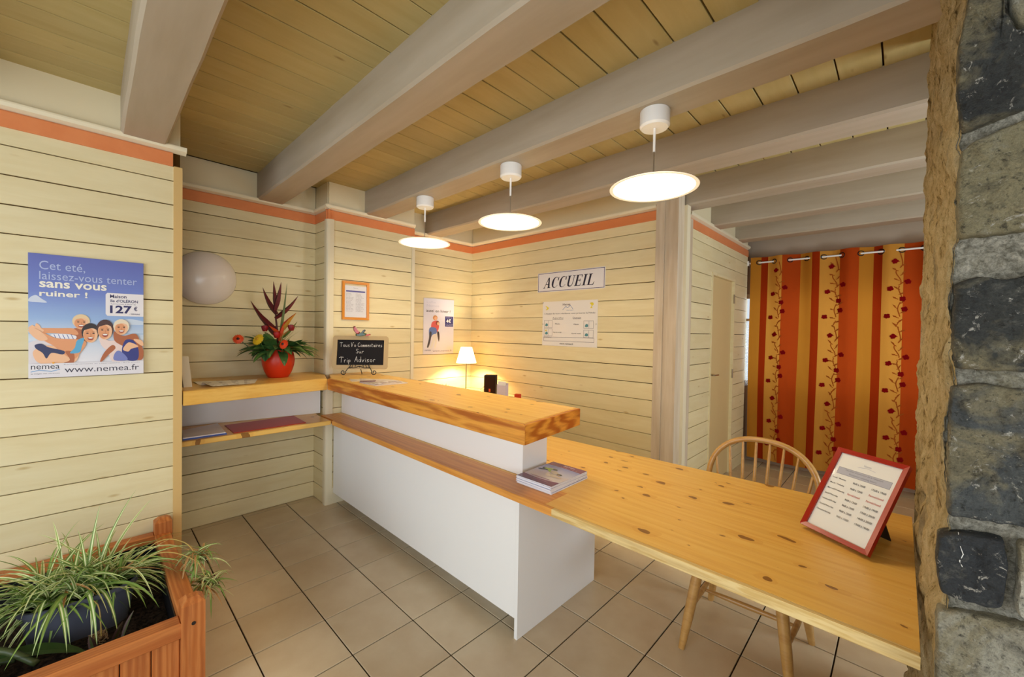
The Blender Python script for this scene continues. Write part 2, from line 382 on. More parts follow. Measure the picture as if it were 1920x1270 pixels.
# far wall with the window behind the curtain, side wall, wall behind the camera
fwall = MB()
WX0, WX1, WZ0, WZ1 = -1.47, .75, .93, 2.06
fwall.box(-1.62, WX0, 5.70, 5.82, 0, 2.83).box(WX1, 2.4, 5.70, 5.82, 0, 2.83).box(WX0, WX1, 5.70, 5.82, 0, WZ0).box(WX0, WX1, 5.70, 5.82, WZ1, 2.83).box(-1.66, -1.55, 5.45, 5.82, 0, 2.83)
o = fwall.obj('wall_far', ROOMW); o['kind'] = 'structure'
wf = MB().box(-1.0, 1.6, 0, 0, 0, 0)
def window(name, x0, x1, z0, z1, y, ncol, axis='x', lace=False):
    mb = MB(); f = .05
    def bx(a0, a1, b0, b1, d0=-.03, d1=.03):
        if axis == 'x': mb.box(a0, a1, y+d0, y+d1, b0, b1)
        else: mb.box(y+d0, y+d1, a0, a1, b0, b1)
    bx(x0, x1, z0, z0+f); bx(x0, x1, z1-f, z1); bx(x0, x0+f, z0+f, z1-f); bx(x1-f, x1, z0+f, z1-f)
    for i in range(1, ncol):
        xm = x0+(x1-x0)*i/ncol; bx(xm-.03, xm+.03, z0+f, z1-f)
    bx(x0+f, x1-f, z0+(z1-z0)*.72-.015, z0+(z1-z0)*.72+.015, -.02, .02)
    o = mb.obj(name, TRIMC); o['kind'] = 'structure'
    pane = MB()
    if axis == 'x': pane.box(x0+f, x1-f, y-.003, y+.003, z0+f, z1-f)
    else: pane.box(y-.003, y+.003, x0+f, x1-f, z0+f, z1-f)
    pane.obj('pane', GLASS, o)
    return o
window('window_1', WX0, WX1, WZ0, WZ1, 5.76, 3)
sw = MB().box(2.28, 2.4, -2.7, -1.75, 0, 2.83).box(2.28, 2.4, .55, 2.45, 0, 2.83).box(2.28, 2.4, -1.75, .55, 0, .75).box(2.28, 2.4, -1.75, .55, 2.15, 2.83).box(2.28, 2.4, 3.65, 6.0, 0, 2.83).box(2.28, 2.4, 2.45, 3.65, 0, .7).box(2.28, 2.4, 2.45, 3.65, 2.05, 2.83).obj('wall_side', WALLP); sw['kind'] = 'structure'
window('window_2', 2.45, 3.65, .7, 2.05, 2.34, 2, 'y')
ew = MB().box(-4.1, -2.6, -2.75, -2.6, 0, 2.83).box(.6, 2.4, -2.75, -2.6, 0, 2.83).box(-2.6, .6, -2.75, -2.6, 2.45, 2.83).obj('wall_entrance', WALLP); ew['kind'] = 'structure'
window('window_4', -1.75, .55, .75, 2.15, 2.34, 3, 'y')
window('window_3', -2.6, .6, .0, 2.45, -2.68, 4)

# door in the passage wall
dr = MB().box(-1.40, -1.378, 4.262, 4.972, .01, 2.14, .002).obj('door_1', TRIMW); dr['kind'] = 'structure'
NT(TRIMW)
DOORP = mat('door_paint', (214, 190, 138), .45, .3); dr.data.materials[0] = DOORP
fr_ = MB().box(-1.41, -1.349, 4.235, 4.262, 0, 2.17, .002).box(-1.41, -1.349, 4.972, 5.0, 0, 2.17, .002).box(-1.41, -1.349, 4.262, 4.972, 2.142, 2.17, .002).obj('door_frame', BOARD, dr)
h = MB().box(-1.378, -1.372, 4.285, 4.315, 1.04, 1.22, .002).tube([(-1.374, 4.30, 1.145), (-1.335, 4.30, 1.145), (-1.328, 4.31, 1.145), (-1.328, 4.42, 1.142)], .008, 8).obj('door_handle', CHROME, dr, smooth=True, angle=40)
for z in (1.95, 1.12, .3):
    MB().tube([(-1.352, 4.975, z-.05), (-1.352, 4.975, z+.05)], .008, 8).obj('hinge', CHROME, dr, smooth=True, angle=40)
# baseboards seen at the foot of the chimney breast
bb = MB().box(-3.606, -3.580, 1.472, 1.60, 0, .145, .003); o = bb.obj('baseboard_chimney', TRIMC); o['kind'] = 'structure'

# ---------------------------------------------------------------- stone wall end beside the counter
STONE = mat('dressed_stone', (110, 112, 110), .7, .3); t = NT(STONE)
oc = t.n('ShaderNodeAttribute', attribute_name='Col')
v0 = t.coords((1, 1, 1)); n0 = t.noise(v0, 6, 4, .6, .8); n1 = t.noise(v0, 17, 12, .72, .5); n2 = t.noise(v0, 75, 6, .75, .2); n3 = t.noise(v0, 30, 8, .8, 1.5)
c = t.mix(t.ramp(n0, [(.50, 0.), (.60, .8)]), oc.outputs['Color'], (152, 142, 110)); c = t.mix(t.ramp(n1, [(.30, .85), (.50, 0.)]), c, (44, 46, 48)); c = t.mix(t.ramp(n1, [(.56, 0.), (.70, .5)]), c, (150, 148, 134))
c = t.mix(t.ramp(n3, [(.59, 0.), (.64, .9)]), c, (206, 202, 190)); c = t.mix(t.ramp(n2, [(.34, .8), (.46, 0.)]), c, (40, 38, 34))
n4 = t.noise(v0, 230, 4, .8); c = t.mix(1.0, c, t.ramp(n4, [(.3, .62), (.6, 1.)]), 'MULTIPLY'); t.col(c)
bb_ = t.mix(.4, t.mix(.5, n1, n2), n4); t.bump(bb_, 1.0, .014)
MORTAR = mat('lime_mortar', (176, 160, 122), .95, .1); t = NT(MORTAR)
v0 = t.coords((1, 1, .5), False); n0 = t.noise(v0, 5, 5, .6); n1 = t.noise(v0, 22, 12, .75, .6); n2 = t.noise(t.coords((1, 1, 1), False), 95, 6, .75)
c = t.mix(t.ramp(n1, [(.35, 0.), (.62, 1.)]), (186, 158, 100), (232, 214, 168)); c = t.mix(t.ramp(n0, [(.56, 0.), (.66, .7)]), c, (122, 112, 92)); c = t.mix(t.ramp(n1, [(.34, .95), (.45, 0.)]), c, (84, 64, 36)); c = t.mix(t.ramp(n2, [(.32, .9), (.42, 0.)]), c, (84, 66, 38)); c = t.mix(t.ramp(n2, [(.60, 0.), (.70, .6)]), c, (220, 214, 192)); n4 = t.noise(t.coords((1, 1, 1), False), 260, 4, .8); c = t.mix(1.0, c, t.ramp(n4, [(.3, .72), (.5, 1.)]), 'MULTIPLY'); t.col(c)
t.bump(t.mix(.4, t.mix(.5, n1, n2), n4), 1.0, .020)
MORTAR2 = mat('pale_joint_mortar', (188, 184, 170), .95, .1); t = NT(MORTAR2)
v0 = t.coords((1, 1, 1), False); n1 = t.noise(v0, 55, 10, .8, .5); n0 = t.noise(v0, 14, 6, .7)
c = t.mix(t.ramp(n1, [(.38, 0.), (.62, 1.)]), (128, 124, 108), (216, 210, 192)); c = t.mix(t.ramp(n1, [(.30, .9), (.40, 0.)]), c, (58, 54, 46)); c = t.mix(t.ramp(n0, [(.55, 0.), (.7, .6)]), c, (160, 150, 116)); n4 = t.noise(v0, 220, 4, .8); c = t.mix(1.0, c, t.ramp(n4, [(.3, .55), (.55, 1.)]), 'MULTIPLY'); t.col(c); t.bump(t.mix(.5, n1, n4), 1.0, .018)
from mathutils import noise as mn
def fbm(p, o=4):
    a = 0; s = .5
    for i in range(o): a += s*mn.noise(p); p = p*2.03+Vector((3.1, 1.7, 9.2)); s *= .5
    return a
def ridge(p, o=4):
    a = 0; s = .5
    for i in range(o): a += s*(1-2*abs(mn.noise(p))); p = p*2.1+Vector((5.1, 2.7, 1.2)); s *= .5
    return a
SY, SE_ = 1.28, 2.46
core = MB()
def side_x(y, z):
    base = .0795-.020*(y-SY)/(SE_-SY)
    lump = .022*fbm(Vector((y*3.1, z*2.1, .3)), 3)
    rub = mn.voronoi(Vector((y*5.5, z*4.6, .7)))[0]; e = min(1, (rub[1]-rub[0])*3.0)   # rubble stones with joints between
    return base+.006+lump-.014*e+.012*fbm(Vector((y*12, z*12, 4.3)), 3)+.006*ridge(Vector((y*30, z*38, 7.3)), 3)
def grid(mb, fn, nu, nv):
    b = [fn(i/nu, j/nv) for j in range(nv+1) for i in range(nu+1)]
    mb.add(b, [(j*(nu+1)+i, j*(nu+1)+i+1, (j+1)*(nu+1)+i+1, (j+1)*(nu+1)+i) for j in range(nv) for i in range(nu)])
def corner_x(z): return side_x(SY+.02, z)
def side_fn(u, v):
    z = 2.82*v; y = SE_+(SY+.015-SE_)*u; x = side_x(y, z)
    if y < 2.39 and abs(z-.783) < .05: x = max(x, .058)
    if u > .985: x += .006
    return (x, y, z)
grid(core, side_fn, 170, 420)
core.m = 1
def front_fn(u, v):
    z = 2.82*v; x0 = corner_x(z)+.004; x = x0+(1.15-x0)*u**1.9
    y = SY+.022+.016*fbm(Vector((x*16, z*16, 2)))+.008*ridge(Vector((x*50, z*50, 5)), 3)
    if u < .012: y = SY+.022
    return (x, y, z)
grid(core, front_fn, 150, 420)
core.m = 0
core.add([(1.15, SY+.03, 0), (1.15, SE_, 0), (1.15, SE_, 2.82), (1.15, SY+.03, 2.82)], [(0, 1, 2, 3)])
core.add([(1.15, SE_, 0), (.06, SE_, 0), (.06, SE_, 2.82), (1.15, SE_, 2.82)], [(0, 1, 2, 3)])
st = core.obj('stone_wall', [MORTAR, MORTAR2], smooth=True); st['kind'] = 'structure'
def stone(P, col, depth=.05, proud=.008, seed=0, flip=False):
    """irregular flat faced stone; outline P in (x, z), face towards -Y"""
    Q = []
    n = len(P)
    for i in range(n):
        a = Vector(P[i]); b = Vector(P[(i+1) % n]); m = max(1, int((b-a).length/.005))
        for q in range(m): Q.append(a.lerp(b, q/m))
    Q = [(Q[i-2]+Q[i-1]*2+Q[i]*3+Q[(i+1) % len(Q)]*2+Q[(i+2) % len(Q)])/9 for i in range(len(Q))]
    c = sum(Q, Vector((0, 0)))/len(Q); V = []; F = []
    rings = [(1.0, depth, 0), (1.0, .016, .3), (.985, .006, .7), (.955, .001, 1)]+[(q, 0, 1) for q in (.90, .83, .75, .67, .58, .49, .40, .30, .20, .10)]
    for s, d, nz in rings:
        for q in Q:
            r = 1+(.05*fbm(Vector((q.x*55, q.y*55, seed*3.3))) if s > .9 else 0)
            p = c+(q-c)*s*r
            y = SY-proud+d+nz*(.022*fbm(Vector((p.x*9, p.y*9, seed)))+.012*ridge(Vector((p.x*24, p.y*24, seed+5)), 4)-.004)
            V.append((p.x, y, p.y))
    m = len(Q)
    for r in range(len(rings)-1):
        for i in range(m): F.append((r*m+i, r*m+(i+1) % m, (r+1)*m+(i+1) % m, (r+1)*m+i))
    F.append(tuple((len(rings)-1)*m+i for i in range(m)))
    mb = MB()
    if flip: F = [f[::-1] for f in F]
    mb.add(V, F, col)
    cc = (c.x, SY, c.y); mb.v = [(a-cc[0], b-cc[1], z-cc[2]) for a, b, z in mb.v]
    return mb.obj('stone', STONE, st, cc, smooth=True, angle=60)
DK = (68, 70, 68); BR = (146, 138, 108); GB = (90, 94, 94); PL = (206, 202, 184)
stone([(.082, 1.990), (.074, 2.08), (.073, 2.17), (.080, 2.234), (.094, 2.34), (.130, 2.34), (.134, 2.21), (.150, 2.163), (.215, 2.15), (.215, 2.02), (.167, 2.012), (.123, 2.0)], DK, seed=1)
stone([(.138, 2.34), (.142, 2.21), (.158, 2.172), (.24, 2.16), (.25, 2.34)], (160, 158, 142), seed=2)
stone([(.083, 1.955), (.117, 1.972), (.175, 1.990), (.215, 1.99), (.225, 1.77), (.129, 1.764), (.082, 1.764), (.078, 1.876)], BR, seed=3)
stone([(.080, 1.670), (.11, 1.683), (.146, 1.672), (.25, 1.688), (.26, 1.490), (.129, 1.485), (.084, 1.486), (.078, 1.58)], DK, seed=4)
stone([(.080, 1.447), (.13, 1.460), (.185, 1.450), (.24, 1.45), (.245, 1.185), (.151, 1.172), (.082, 1.167), (.077, 1.30)], GB, seed=5)
stone([(.069, 1.122), (.101, 1.139), (.160, 1.144), (.168, 1.097), (.162, 1.001), (.119, .996), (.075, .996), (.067, 1.06)], (62, 65, 68), seed=6)
stone([(.180, 1.150), (.30, 1.155), (.31, 1.003), (.178, 1.003)], PL, seed=7)
stone([(.071, .957), (.105, .966), (.163, .978), (.24, .983), (.25, .80), (.16, .75), (.074, .75)], (180, 176, 158), seed=8)
VEIN = mat('quartz_vein', (226, 224, 218), .5, .4)
b = MB(); vp = [(.098, 1.139), (.101, 1.112), (.106, 1.095), (.101, 1.080), (.108, 1.062), (.113, 1.040), (.112, 1.016), (.110, 1.003)]
b.tube([(x, SY-.0035-.002*sin(z*60), z) for x, z in vp], [.0004, .0005, .0009, .0014, .0006, .0006, .0007, .0004], 6, flat=(1.0, 1.6)); b.obj('quartz_vein', VEIN, st, smooth=True)
for row, (z0, z1) in enumerate([(.02, .20), (.22, .44), (.46, .72), (.75, .98), (1.0, 1.15), (1.18, 1.45), (1.49, 1.68), (1.76, 1.99), (2.02, 2.16), (2.18, 2.33), (2.37, 2.55), (2.58, 2.79)]):
    x = .074 if row in (0, 1, 2, 10, 11) else {3: .27, 4: .33, 5: .26, 6: .28, 7: .245, 8: .235, 9: .27}[row]
    while x < 1.08:
        wd_ = random.uniform(.14, .30); x1 = min(x+wd_, 1.12); r = lambda: random.uniform(-.008, .008)
        if x1-x > .06: stone([(x+r(), z0+r()), ((x+x1)/2, z0+r()), (x1+r(), z0+r()), (x1+r(), (z0+z1)/2), (x1+r(), z1+r()), ((x+x1)/2, z1+r()), (x+r(), z1+r()), (x+r(), (z0+z1)/2)], random.choice([DK, BR, GB, PL, DK]), seed=row*7+x*9, flip=True)
        x = x1+.022

# ---------------------------------------------------------------- reception counter
def wood_box(name, m, parent, x0, x1, y0, y1, z0, z1, ch=.003, along='x'):
    c = ((x0+x1)/2, (y0+y1)/2, (z0+z1)/2); lx, ly, lz = (x1-x0)/2, (y1-y0)/2, (z1-z0)/2
    if along == 'x': return MB().box(-lx, lx, -ly, ly, -lz, lz, ch).obj(name, m, parent, c, 0)
    if along == 'y': return MB().box(-ly, ly, -lx, lx, -lz, lz, ch).obj(name, m, parent, c, pi/2)
    o = MB().box(-lz, lz, -ly, ly, -lx, lx, ch).obj(name, m, parent, c); o.rotation_euler = (0, -pi/2, 0); return o
low = thing('reception_desk', 'white panelled reception desk with a long knotty pine worktop running to the stone wall', 'desk', (-1.5, 1.8, 0))
def pw(o): o.matrix_parent_inverse = Matrix.Translation(-o.parent.location); return o
def P(o): return pw(o)
# worktop, its back edge slightly out of square; planks 12 cm wide laid lengthwise
yb0, yb1 = 2.21, 2.385
XL, XR = -3.58, .052
zt, zb_ = .800, .766
edges = [0, .17, .34, .50, .66, .83, 1.0]
def yat(f, x):
    fr0 = 1.352+.02*(x-XL)/(XR-XL)*0; bk = yb0+(yb1-yb0)*(x-XL)/(XR-XL); return fr0+.020+(bk-fr0-.020)*f
for i in range(6):
    a, b = edges[i], edges[i+1]; gp = .0004
    P_ = [(XL, yat(a, XL)+gp), (XR, yat(a, XR)+gp), (XR, yat(b, XR)-gp), (XL, yat(b, XL)-gp)]
    cx = (XL+XR)/2; cy = sum(p[1] for p in P_)/4
    segs = [(XL, -1.10, PINE_D), (-1.0995, XR, PINE)] if i == 0 else [(XL, XR, PINE)]  # darker left stretch: shadow under the bar top painted into the plank colour
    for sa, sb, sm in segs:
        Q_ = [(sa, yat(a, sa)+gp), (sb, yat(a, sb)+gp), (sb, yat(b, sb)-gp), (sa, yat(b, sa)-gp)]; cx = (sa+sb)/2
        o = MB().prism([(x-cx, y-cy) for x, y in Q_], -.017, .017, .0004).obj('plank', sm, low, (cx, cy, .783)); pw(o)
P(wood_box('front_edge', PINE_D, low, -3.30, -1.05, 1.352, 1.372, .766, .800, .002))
P(wood_box('front_edge', PINE_P, low, -1.05, XR, 1.352, 1.372, .766, .800, .002))
low.children[-1]['label'] = 'pale untreated end of the worktop edge'
P(MB().box(-3.575, -1.372, 1.480, 1.498, .10, .764, .001).obj('front_panel', WHITE, low))
P(MB().box(-1.370, -1.350, 1.478, 2.184, 0, .764, .001).obj('end_panel', WHITE, low))
P(MB().box(-3.575, -1.372, 1.62, 1.636, 0, .764).obj('inner_panel', WHITE, low))
# raised box standing on the worktop
ub = thing('counter_riser', 'low white boxed upstand on the desk carrying the raised pine bar', 'cabinet', (-2.4, 1.64, .80))
P(MB().box(-3.575, -1.412, 1.548, 1.564, .801, 1.058, .001).obj('front_panel', WHITE, ub))
P(MB().box(-1.411, -1.393, 1.546, 1.742, .801, 1.058, .001).obj('end_panel', WHITE, ub))
P(MB().box(-3.575, -1.412, 1.726, 1.742, .801, 1.058, .001).obj('rear_panel', WHITE, ub))
uc = thing('bar_top', 'thick raised pine bar top with a knotty fascia along the desk', 'counter', (-2.3, 1.55, 1.06))
def prism_obj(name, P_, z0, z1, ch, m, parent, rz=0):
    cx = sum(p[0] for p in P_)/len(P_); cy = sum(p[1] for p in P_)/len(P_); R = Matrix.Rotation(-rz, 2)
    L_ = [tuple(R @ Vector((x-cx, y-cy))) for x, y in P_]; zm = (z0+z1)/2
    o = MB().prism(L_, z0-zm, z1-zm, ch).obj(name, m, parent, (cx, cy, zm), rz)
    if parent: pw(o)
    return o
prism_obj('top_board', [(-3.255, 1.322), (-1.172, 1.307), (-1.232, 1.788), (-3.578, 1.788), (-3.578, 1.437)], 1.062, 1.150, .004, PINE, uc)
prism_obj('fascia', [(-3.27, 1.302), (-1.150, 1.287), (-1.171, 1.3065), (-3.256, 1.3215)], 1.060, 1.149, .003, PINE_E, uc)
prism_obj('end_fascia', [(-1.1705, 1.3065), (-1.1495, 1.287), (-1.211, 1.789), (-1.2305, 1.789)], 1.060, 1.149, .003, PINE_E, uc, pi/2)
ua = thing('alcove_counter', 'thick pine shelf top in the alcove under the round lamp, holding the flower pot', 'shelf', (-3.5, .9, 1.06))
prism_obj('top_board', [(-3.155, .39), (-3.292, 1.303), (-3.584, 1.403), (-3.866, 1.403), (-3.866, .39)], 1.062, 1.150, .004, PINE, ua, pi/2)
prism_obj('front_board', [(-3.135, .39), (-3.272, 1.300), (-3.291, 1.3025), (-3.154, .39)], 1.060, 1.149, .003, PINE, ua, pi/2)
la = thing('alcove_shelf', 'thin pine shelf low in the alcove, holding blue pads and a red mat', 'shelf', (-3.6, .9, .77))
prism_obj('shelf_board', [(-3.315, .39), (-3.315, 1.350), (-3.584, 1.352), (-3.866, 1.408), (-3.866, .39)], .766, .800, .003, PINE, la, pi/2)
prism_obj('back_panel', [(-3.835, .39), (-3.675, 1.402), (-3.690, 1.404), (-3.850, .39)], .801, 1.058, 0, WHITE, la)

# ---------------------------------------------------------------- flat printed artwork
_txt = {}
def text_geo(s, bold=0., shear=0.):
    k = (s, bold, shear)
    if k not in _txt:
        cu = bpy.data.curves.new('t', 'FONT'); cu.body = s; cu.resolution_u = 3; cu.offset = bold; cu.shear = shear; cu.fill_mode = 'FRONT'
        o = bpy.data.objects.new('t', cu); COL.objects.link(o); dg = bpy.context.evaluated_depsgraph_get()
        me = bpy.data.meshes.new_from_object(o.evaluated_get(dg))
        V = [(v.co.x, v.co.y) for v in me.vertices]; F = [tuple(p.vertices) for p in me.polygons]
        bpy.data.objects.remove(o); bpy.data.curves.remove(cu); bpy.data.meshes.remove(me)
        if not V: V = [(0, 0), (1, 0), (1, 1)]; F = []
        x0 = min(v[0] for v in V); x1 = max(v[0] for v in V); y0 = min(v[1] for v in V); y1 = max(v[1] for v in V)
        _txt[k] = ([((x-x0)/(x1-x0+1e-9), (y-y0)/(y1-y0+1e-9)) for x, y in V], F, (x1-x0)/(y1-y0+1e-9))
    return _txt[k]
GL = {'T': [[(-.05, .86), (.25, .98), (.72, .92)], [(.38, .95), (.30, .5), (.32, 0)]], 'o': [[(.3, .45), (.1, .4), (.08, .1), (.3, 0), (.45, .2), (.3, .45)]],
      'u': [[(0, .45), (.05, .08), (.25, 0), (.38, .15), (.4, .45), (.42, .05), (.5, 0)]], 's': [[(.4, .45), (.1, .4), (.15, .22), (.38, .15), (.3, 0), (.05, 0)]],
      'V': [[(0, 1), (.2, 0), (.35, .6), (.5, 1), (.65, 1)]], 'C': [[(.65, .85), (.4, 1), (.1, .7), (.1, .2), (.35, 0), (.65, .15)]],
      'm': [[(0, 0), (.04, .42), (.15, .45), (.22, 0), (.28, .42), (.4, .45), (.46, 0)]], 'e': [[(.05, .22), (.38, .28), (.3, .48), (.08, .4), (.05, .1), (.25, 0), (.42, .08)]],
      'n': [[(0, 0), (.05, .45), (.25, .45), (.33, 0)]], 't': [[(.18, .8), (.15, .1), (.35, 0)], [(0, .5), (.4, .55)]], 'a': [[(.38, .42), (.1, .42), (.05, .1), (.28, 0), (.38, .42), (.4, .02)]],
      'i': [[(.1, .42), (.1, 0)], [(.1, .62), (.12, .66)]], 'r': [[(.05, 0), (.05, .45)], [(.05, .3), (.2, .48), (.35, .42)]], 'S': [[(.5, .9), (.2, 1), (.05, .75), (.45, .35), (.35, .02), (0, .08)]],
      'p': [[(.08, -.35), (.08, .45)], [(.08, .4), (.35, .45), (.35, .1), (.1, .05)]], 'A': [[(0, 0), (.3, 1), (.5, 0)], [(.08, .35), (.5, .38)]], 'd': [[(.38, .35), (.1, .4), (.05, .1), (.3, 0), (.4, .2), (.42, .95), (.44, 0)]], 'v': [[(0, .45), (.2, 0), (.4, .5)]]}
class Art:
    """artwork in (u, t) with t downwards from the top edge; local X right, Z up, front towards -Y"""
    def __init__(s, W, H, col=(240, 240, 240), y=0, th=.003, edge=None):
        s.W, s.H, s.y, s.k = W, H, y, 0; s.mb = MB(); s.th = th
        s.mb.box(-W/2, W/2, y-th, y, 0, H, 0, edge or col); s.rect(0, 1, 0, 1, col)
    def p(s, u, t):
        u = min(1, max(0, u)); t = min(1, max(0, t)); return ((u-.5)*s.W, s.y-s.th-.00010*s.k-.0001, (1-t)*s.H)
    def poly(s, pts, col, new=True):
        if new: s.k += 1
        s.mb.add([s.p(u, t) for u, t in pts], [tuple(range(len(pts)))[::-1]], col)
    def rect(s, u0, u1, t0, t1, col, new=True): s.poly([(u0, t0), (u1, t0), (u1, t1), (u0, t1)], col, new)
    def grad(s, u0, u1, t0, t1, c0, c1, n=1):
        s.k += 1
        s.mb.add([s.p(u, t) for u, t in ((u0, t0), (u1, t0), (u1, t1), (u0, t1))], [(3, 2, 1, 0)], [c1, c1, c0, c0])
    def frame(s, u0, u1, t0, t1, col, w):
        wu, wt = w/s.W, w/s.H; s.k += 1
        for a in ((u0, u1, t0, t0+wt), (u0, u1, t1-wt, t1), (u0, u0+wu, t0, t1), (u1-wu, u1, t0, t1)): s.rect(*a, col, False)
    def blob(s, pts, col, sub=4):
        n = len(pts); out = []
        for i in range(n):
            a, b, c, d = [Vector(pts[(i+q-1) % n]) for q in range(4)]
            for q in range(sub):
                x = q/sub; out.append(.5*((2*b)+(-a+c)*x+(2*a-5*b+4*c-d)*x*x+(-a+3*b-3*c+d)*x**3))
        s.poly([tuple(v) for v in out], col)
    def ell(s, u, t, ru, rt_, col, rot=0, n=18):
        s.poly([(u+ru*cos(a)*cos(rot)-rt_*sin(a)*sin(rot)*s.H/s.W*0-rt_*sin(a)*sin(rot), t+ru*cos(a)*sin(rot)+rt_*sin(a)*cos(rot)) for a in [2*pi*i/n for i in range(n)]], col)
    def line(s, pts, w, col):
        s.k += 1; Q = [Vector((u*s.W, t*s.H)) for u, t in pts]
        for a, b in zip(Q[:-1], Q[1:]):
            d = (b-a).normalized(); n = Vector((-d.y, d.x))*w/2; e = d*w*.3
            s.mb.add([s.p(q.x/s.W, q.y/s.H) for q in (a+n-e, b+n+e, b-n+e, a-n-e)], [(3, 2, 1, 0)], col)
    def text(s, txt, u0, u1, t0, t1, col, bold=0., shear=0., fit=True):
        V, F, asp = text_geo(txt, bold, shear); s.k += 1
        if not fit: u1 = u0+(t1-t0)*s.H*asp/s.W
        s.mb.add([s.p(u0+x*(u1-u0), t1-y*(t1-t0)) for x, y in V], F, col)
    def hand(s, txt, u0, u1, t, h, col, w):
        adv = []; x = 0
        for ch in txt: adv.append(x); x += .3 if ch == ' ' else max(q[0] for st_ in GL[ch] for q in st_)+.16
        for ch, a in zip(txt, adv):
            if ch == ' ': continue
            for st_ in GL[ch]: s.line([(u0+(a+q[0])*(u1-u0)/x, t-q[1]*h) for q in st_], w, col)
    def obj(s, name='print', m=None, parent=None, loc=None): return s.mb.obj(name, m or PRINT, parent, loc)
SK, SK2, SKD = (226, 156, 108), (240, 190, 150), (176, 100, 58)
def face(a, u, t, r, hair, rt_, tilt=0, smile=True):
    rt2_ = rt_; a.ell(u, t-.15*rt2_, r*1.12, rt2_*1.08, hair); a.ell(u, t+.12*rt2_, r*.92, rt2_*.98, SK2); a.ell(u-.15*r, t+.2*rt2_, r*.7, rt2_*.8, SK)
    a.blob([(u-r, t-.35*rt2_), (u-.5*r, t-1.05*rt2_), (u+.5*r, t-1.05*rt2_), (u+r, t-.35*rt2_), (u+.3*r, t-.62*rt2_), (u-.4*r, t-.5*rt2_)], hair)
    for sx in (-1, 1):
        a.ell(u+sx*.38*r, t-.02*rt2_, r*.16, rt2_*.07, (60, 34, 24)); a.line([(u+(sx*.38-.18)*r, t-.2*rt2_), (u+(sx*.38+.18)*r, t-.2*rt2_)], .0016, (110, 66, 40))
    a.line([(u, t), (u+.08*r, t+.3*rt2_), (u-.05*r, t+.32*rt2_)], .0014, (196, 120, 80))
    a.ell(u, t+.58*rt2_, r*.36, rt2_*.2, (150, 40, 36)); a.ell(u, t+.52*rt2_, r*.3, rt2_*.09, (250, 246, 240))

# large summer poster on the left wall
po = thing('poster', 'large blue and white beach poster with a laughing family and 127 euro price', 'poster', (-3.134, -.002, 1.274), pi/2)
A = Art(.424, .626, (120, 140, 210), th=.006, edge=(214, 214, 224))
A.grad(0, 1, 0, .30, (98, 108, 184), (112, 132, 206)); A.grad(0, 1, .30, .52, (112, 132, 206), (150, 182, 228)); A.grad(0, 1, .52, .70, (150, 182, 228), (214, 226, 240)); A.grad(0, 1, .70, .88, (200, 214, 234), (232, 232, 240)); A.rect(0, 1, .88, 1, (226, 224, 232))
A.blob([(0, .385), (.02, .35), (.06, .335), (.10, .36), (.145, .39), (.08, .392)], (206, 216, 236)); A.blob([(.72, .535), (.86, .51), (1, .53), (1, .56), (.8, .555)], (204, 218, 238)); A.rect(.0, 1, .635, .648, (176, 200, 226))
A.blob([(.0, .72), (.2, .69), (.4, .74), (.36, .88), (0, .88)], (224, 218, 224))
LB = (176, 190, 232)
A.text('Cet eté,', .085, .46, .055, .135, LB); A.text('laissez-vous tenter', .085, .935, .140, .205, LB); A.text('sans vous', .085, .65, .220, .270, (244, 240, 226), .022); A.text('ruiner !', .085, .48, .292, .340, (244, 240, 226), .022)
bx_ = [(.64, .30), (.655, .285), (1, .285), (1, .485), (.655, .485), (.64, .468)]; A.poly(bx_, (236, 232, 236))
NV = (34, 30, 92)
A.text('Maison', .68, .835, .298, .327, NV, .02); A.text("île d'OLÉRON", .68, .945, .334, .365, NV, .02); A.text('4 personnes, à partir de', .685, .925, .374, .386, (60, 56, 110)); A.text('127', .68, .885, .392, .462, NV, .03); A.text('€', .905, .940, .396, .436, NV, .02); A.text('/ SEMAINE', .865, .965, .459, .471, NV)
# the family: boy on the woman's back, woman, man, boy on the man's back
A.blob([(.36, .60), (.46, .62), (.50, .70), (.42, .72), (.33, .70)], SKD); A.blob([(.02, .605), (.12, .598), (.24, .598), (.36, .60), (.40, .65), (.30, .645), (.14, .64), (.06, .66)], SK)
A.blob([(.0, .60), (.03, .575), (.05, .585), (.06, .56), (.085, .575), (.10, .60), (.12, .62), (.08, .64), (.03, .625)], SK2)
A.blob([(.17, .655), (.26, .645), (.38, .66), (.36, .70), (.27, .695)], (236, 236, 244))
for i in range(5): A.line([(.20+.035*i, .650), (.22+.035*i, .690)], .0022, (70, 84, 160))
face(A, .425, .545, .068, (232, 204, 160), .055)
A.blob([(.04, .78), (.14, .74), (.30, .76), (.40, .80), (.37, .88), (.22, .885), (.10, .885), (.05, .85)], SK2)
A.blob([(.10, .63), (.22, .68), (.40, .69), (.47, .72), (.42, .80), (.36, .855), (.26, .80), (.20, .745), (.12, .70), (.08, .665)], SK); A.blob([(.29, .79), (.33, .86), (.28, .885), (.36, .885), (.36, .80)], SKD)
A.blob([(.05, .735), (.10, .725), (.16, .755), (.28, .785), (.27, .815), (.18, .80), (.14, .845), (.11, .80), (.06, .765)], (40, 46, 92)); A.blob([(.39, .70), (.45, .68), (.43, .75), (.41, .80), (.33, .805), (.37, .76)], (90, 170, 214))
A.blob([(.0, .62), (.03, .60), (.07, .61), (.12, .645), (.15, .69), (.09, .70), (.04, .67)], SK2)
face(A, .505, .640, .070, (40, 26, 24), .072)
A.blob([(.58, .66), (.66, .70), (.76, .70), (.84, .74), (.80, .88), (.70, .885), (.66, .80), (.60, .74)], (236, 214, 208)); A.blob([(.70, .74), (.73, .77), (.66, .83), (.61, .88), (.59, .875), (.63, .80)], SKD)
face(A, .635, .610, .070, (74, 40, 34), .075)
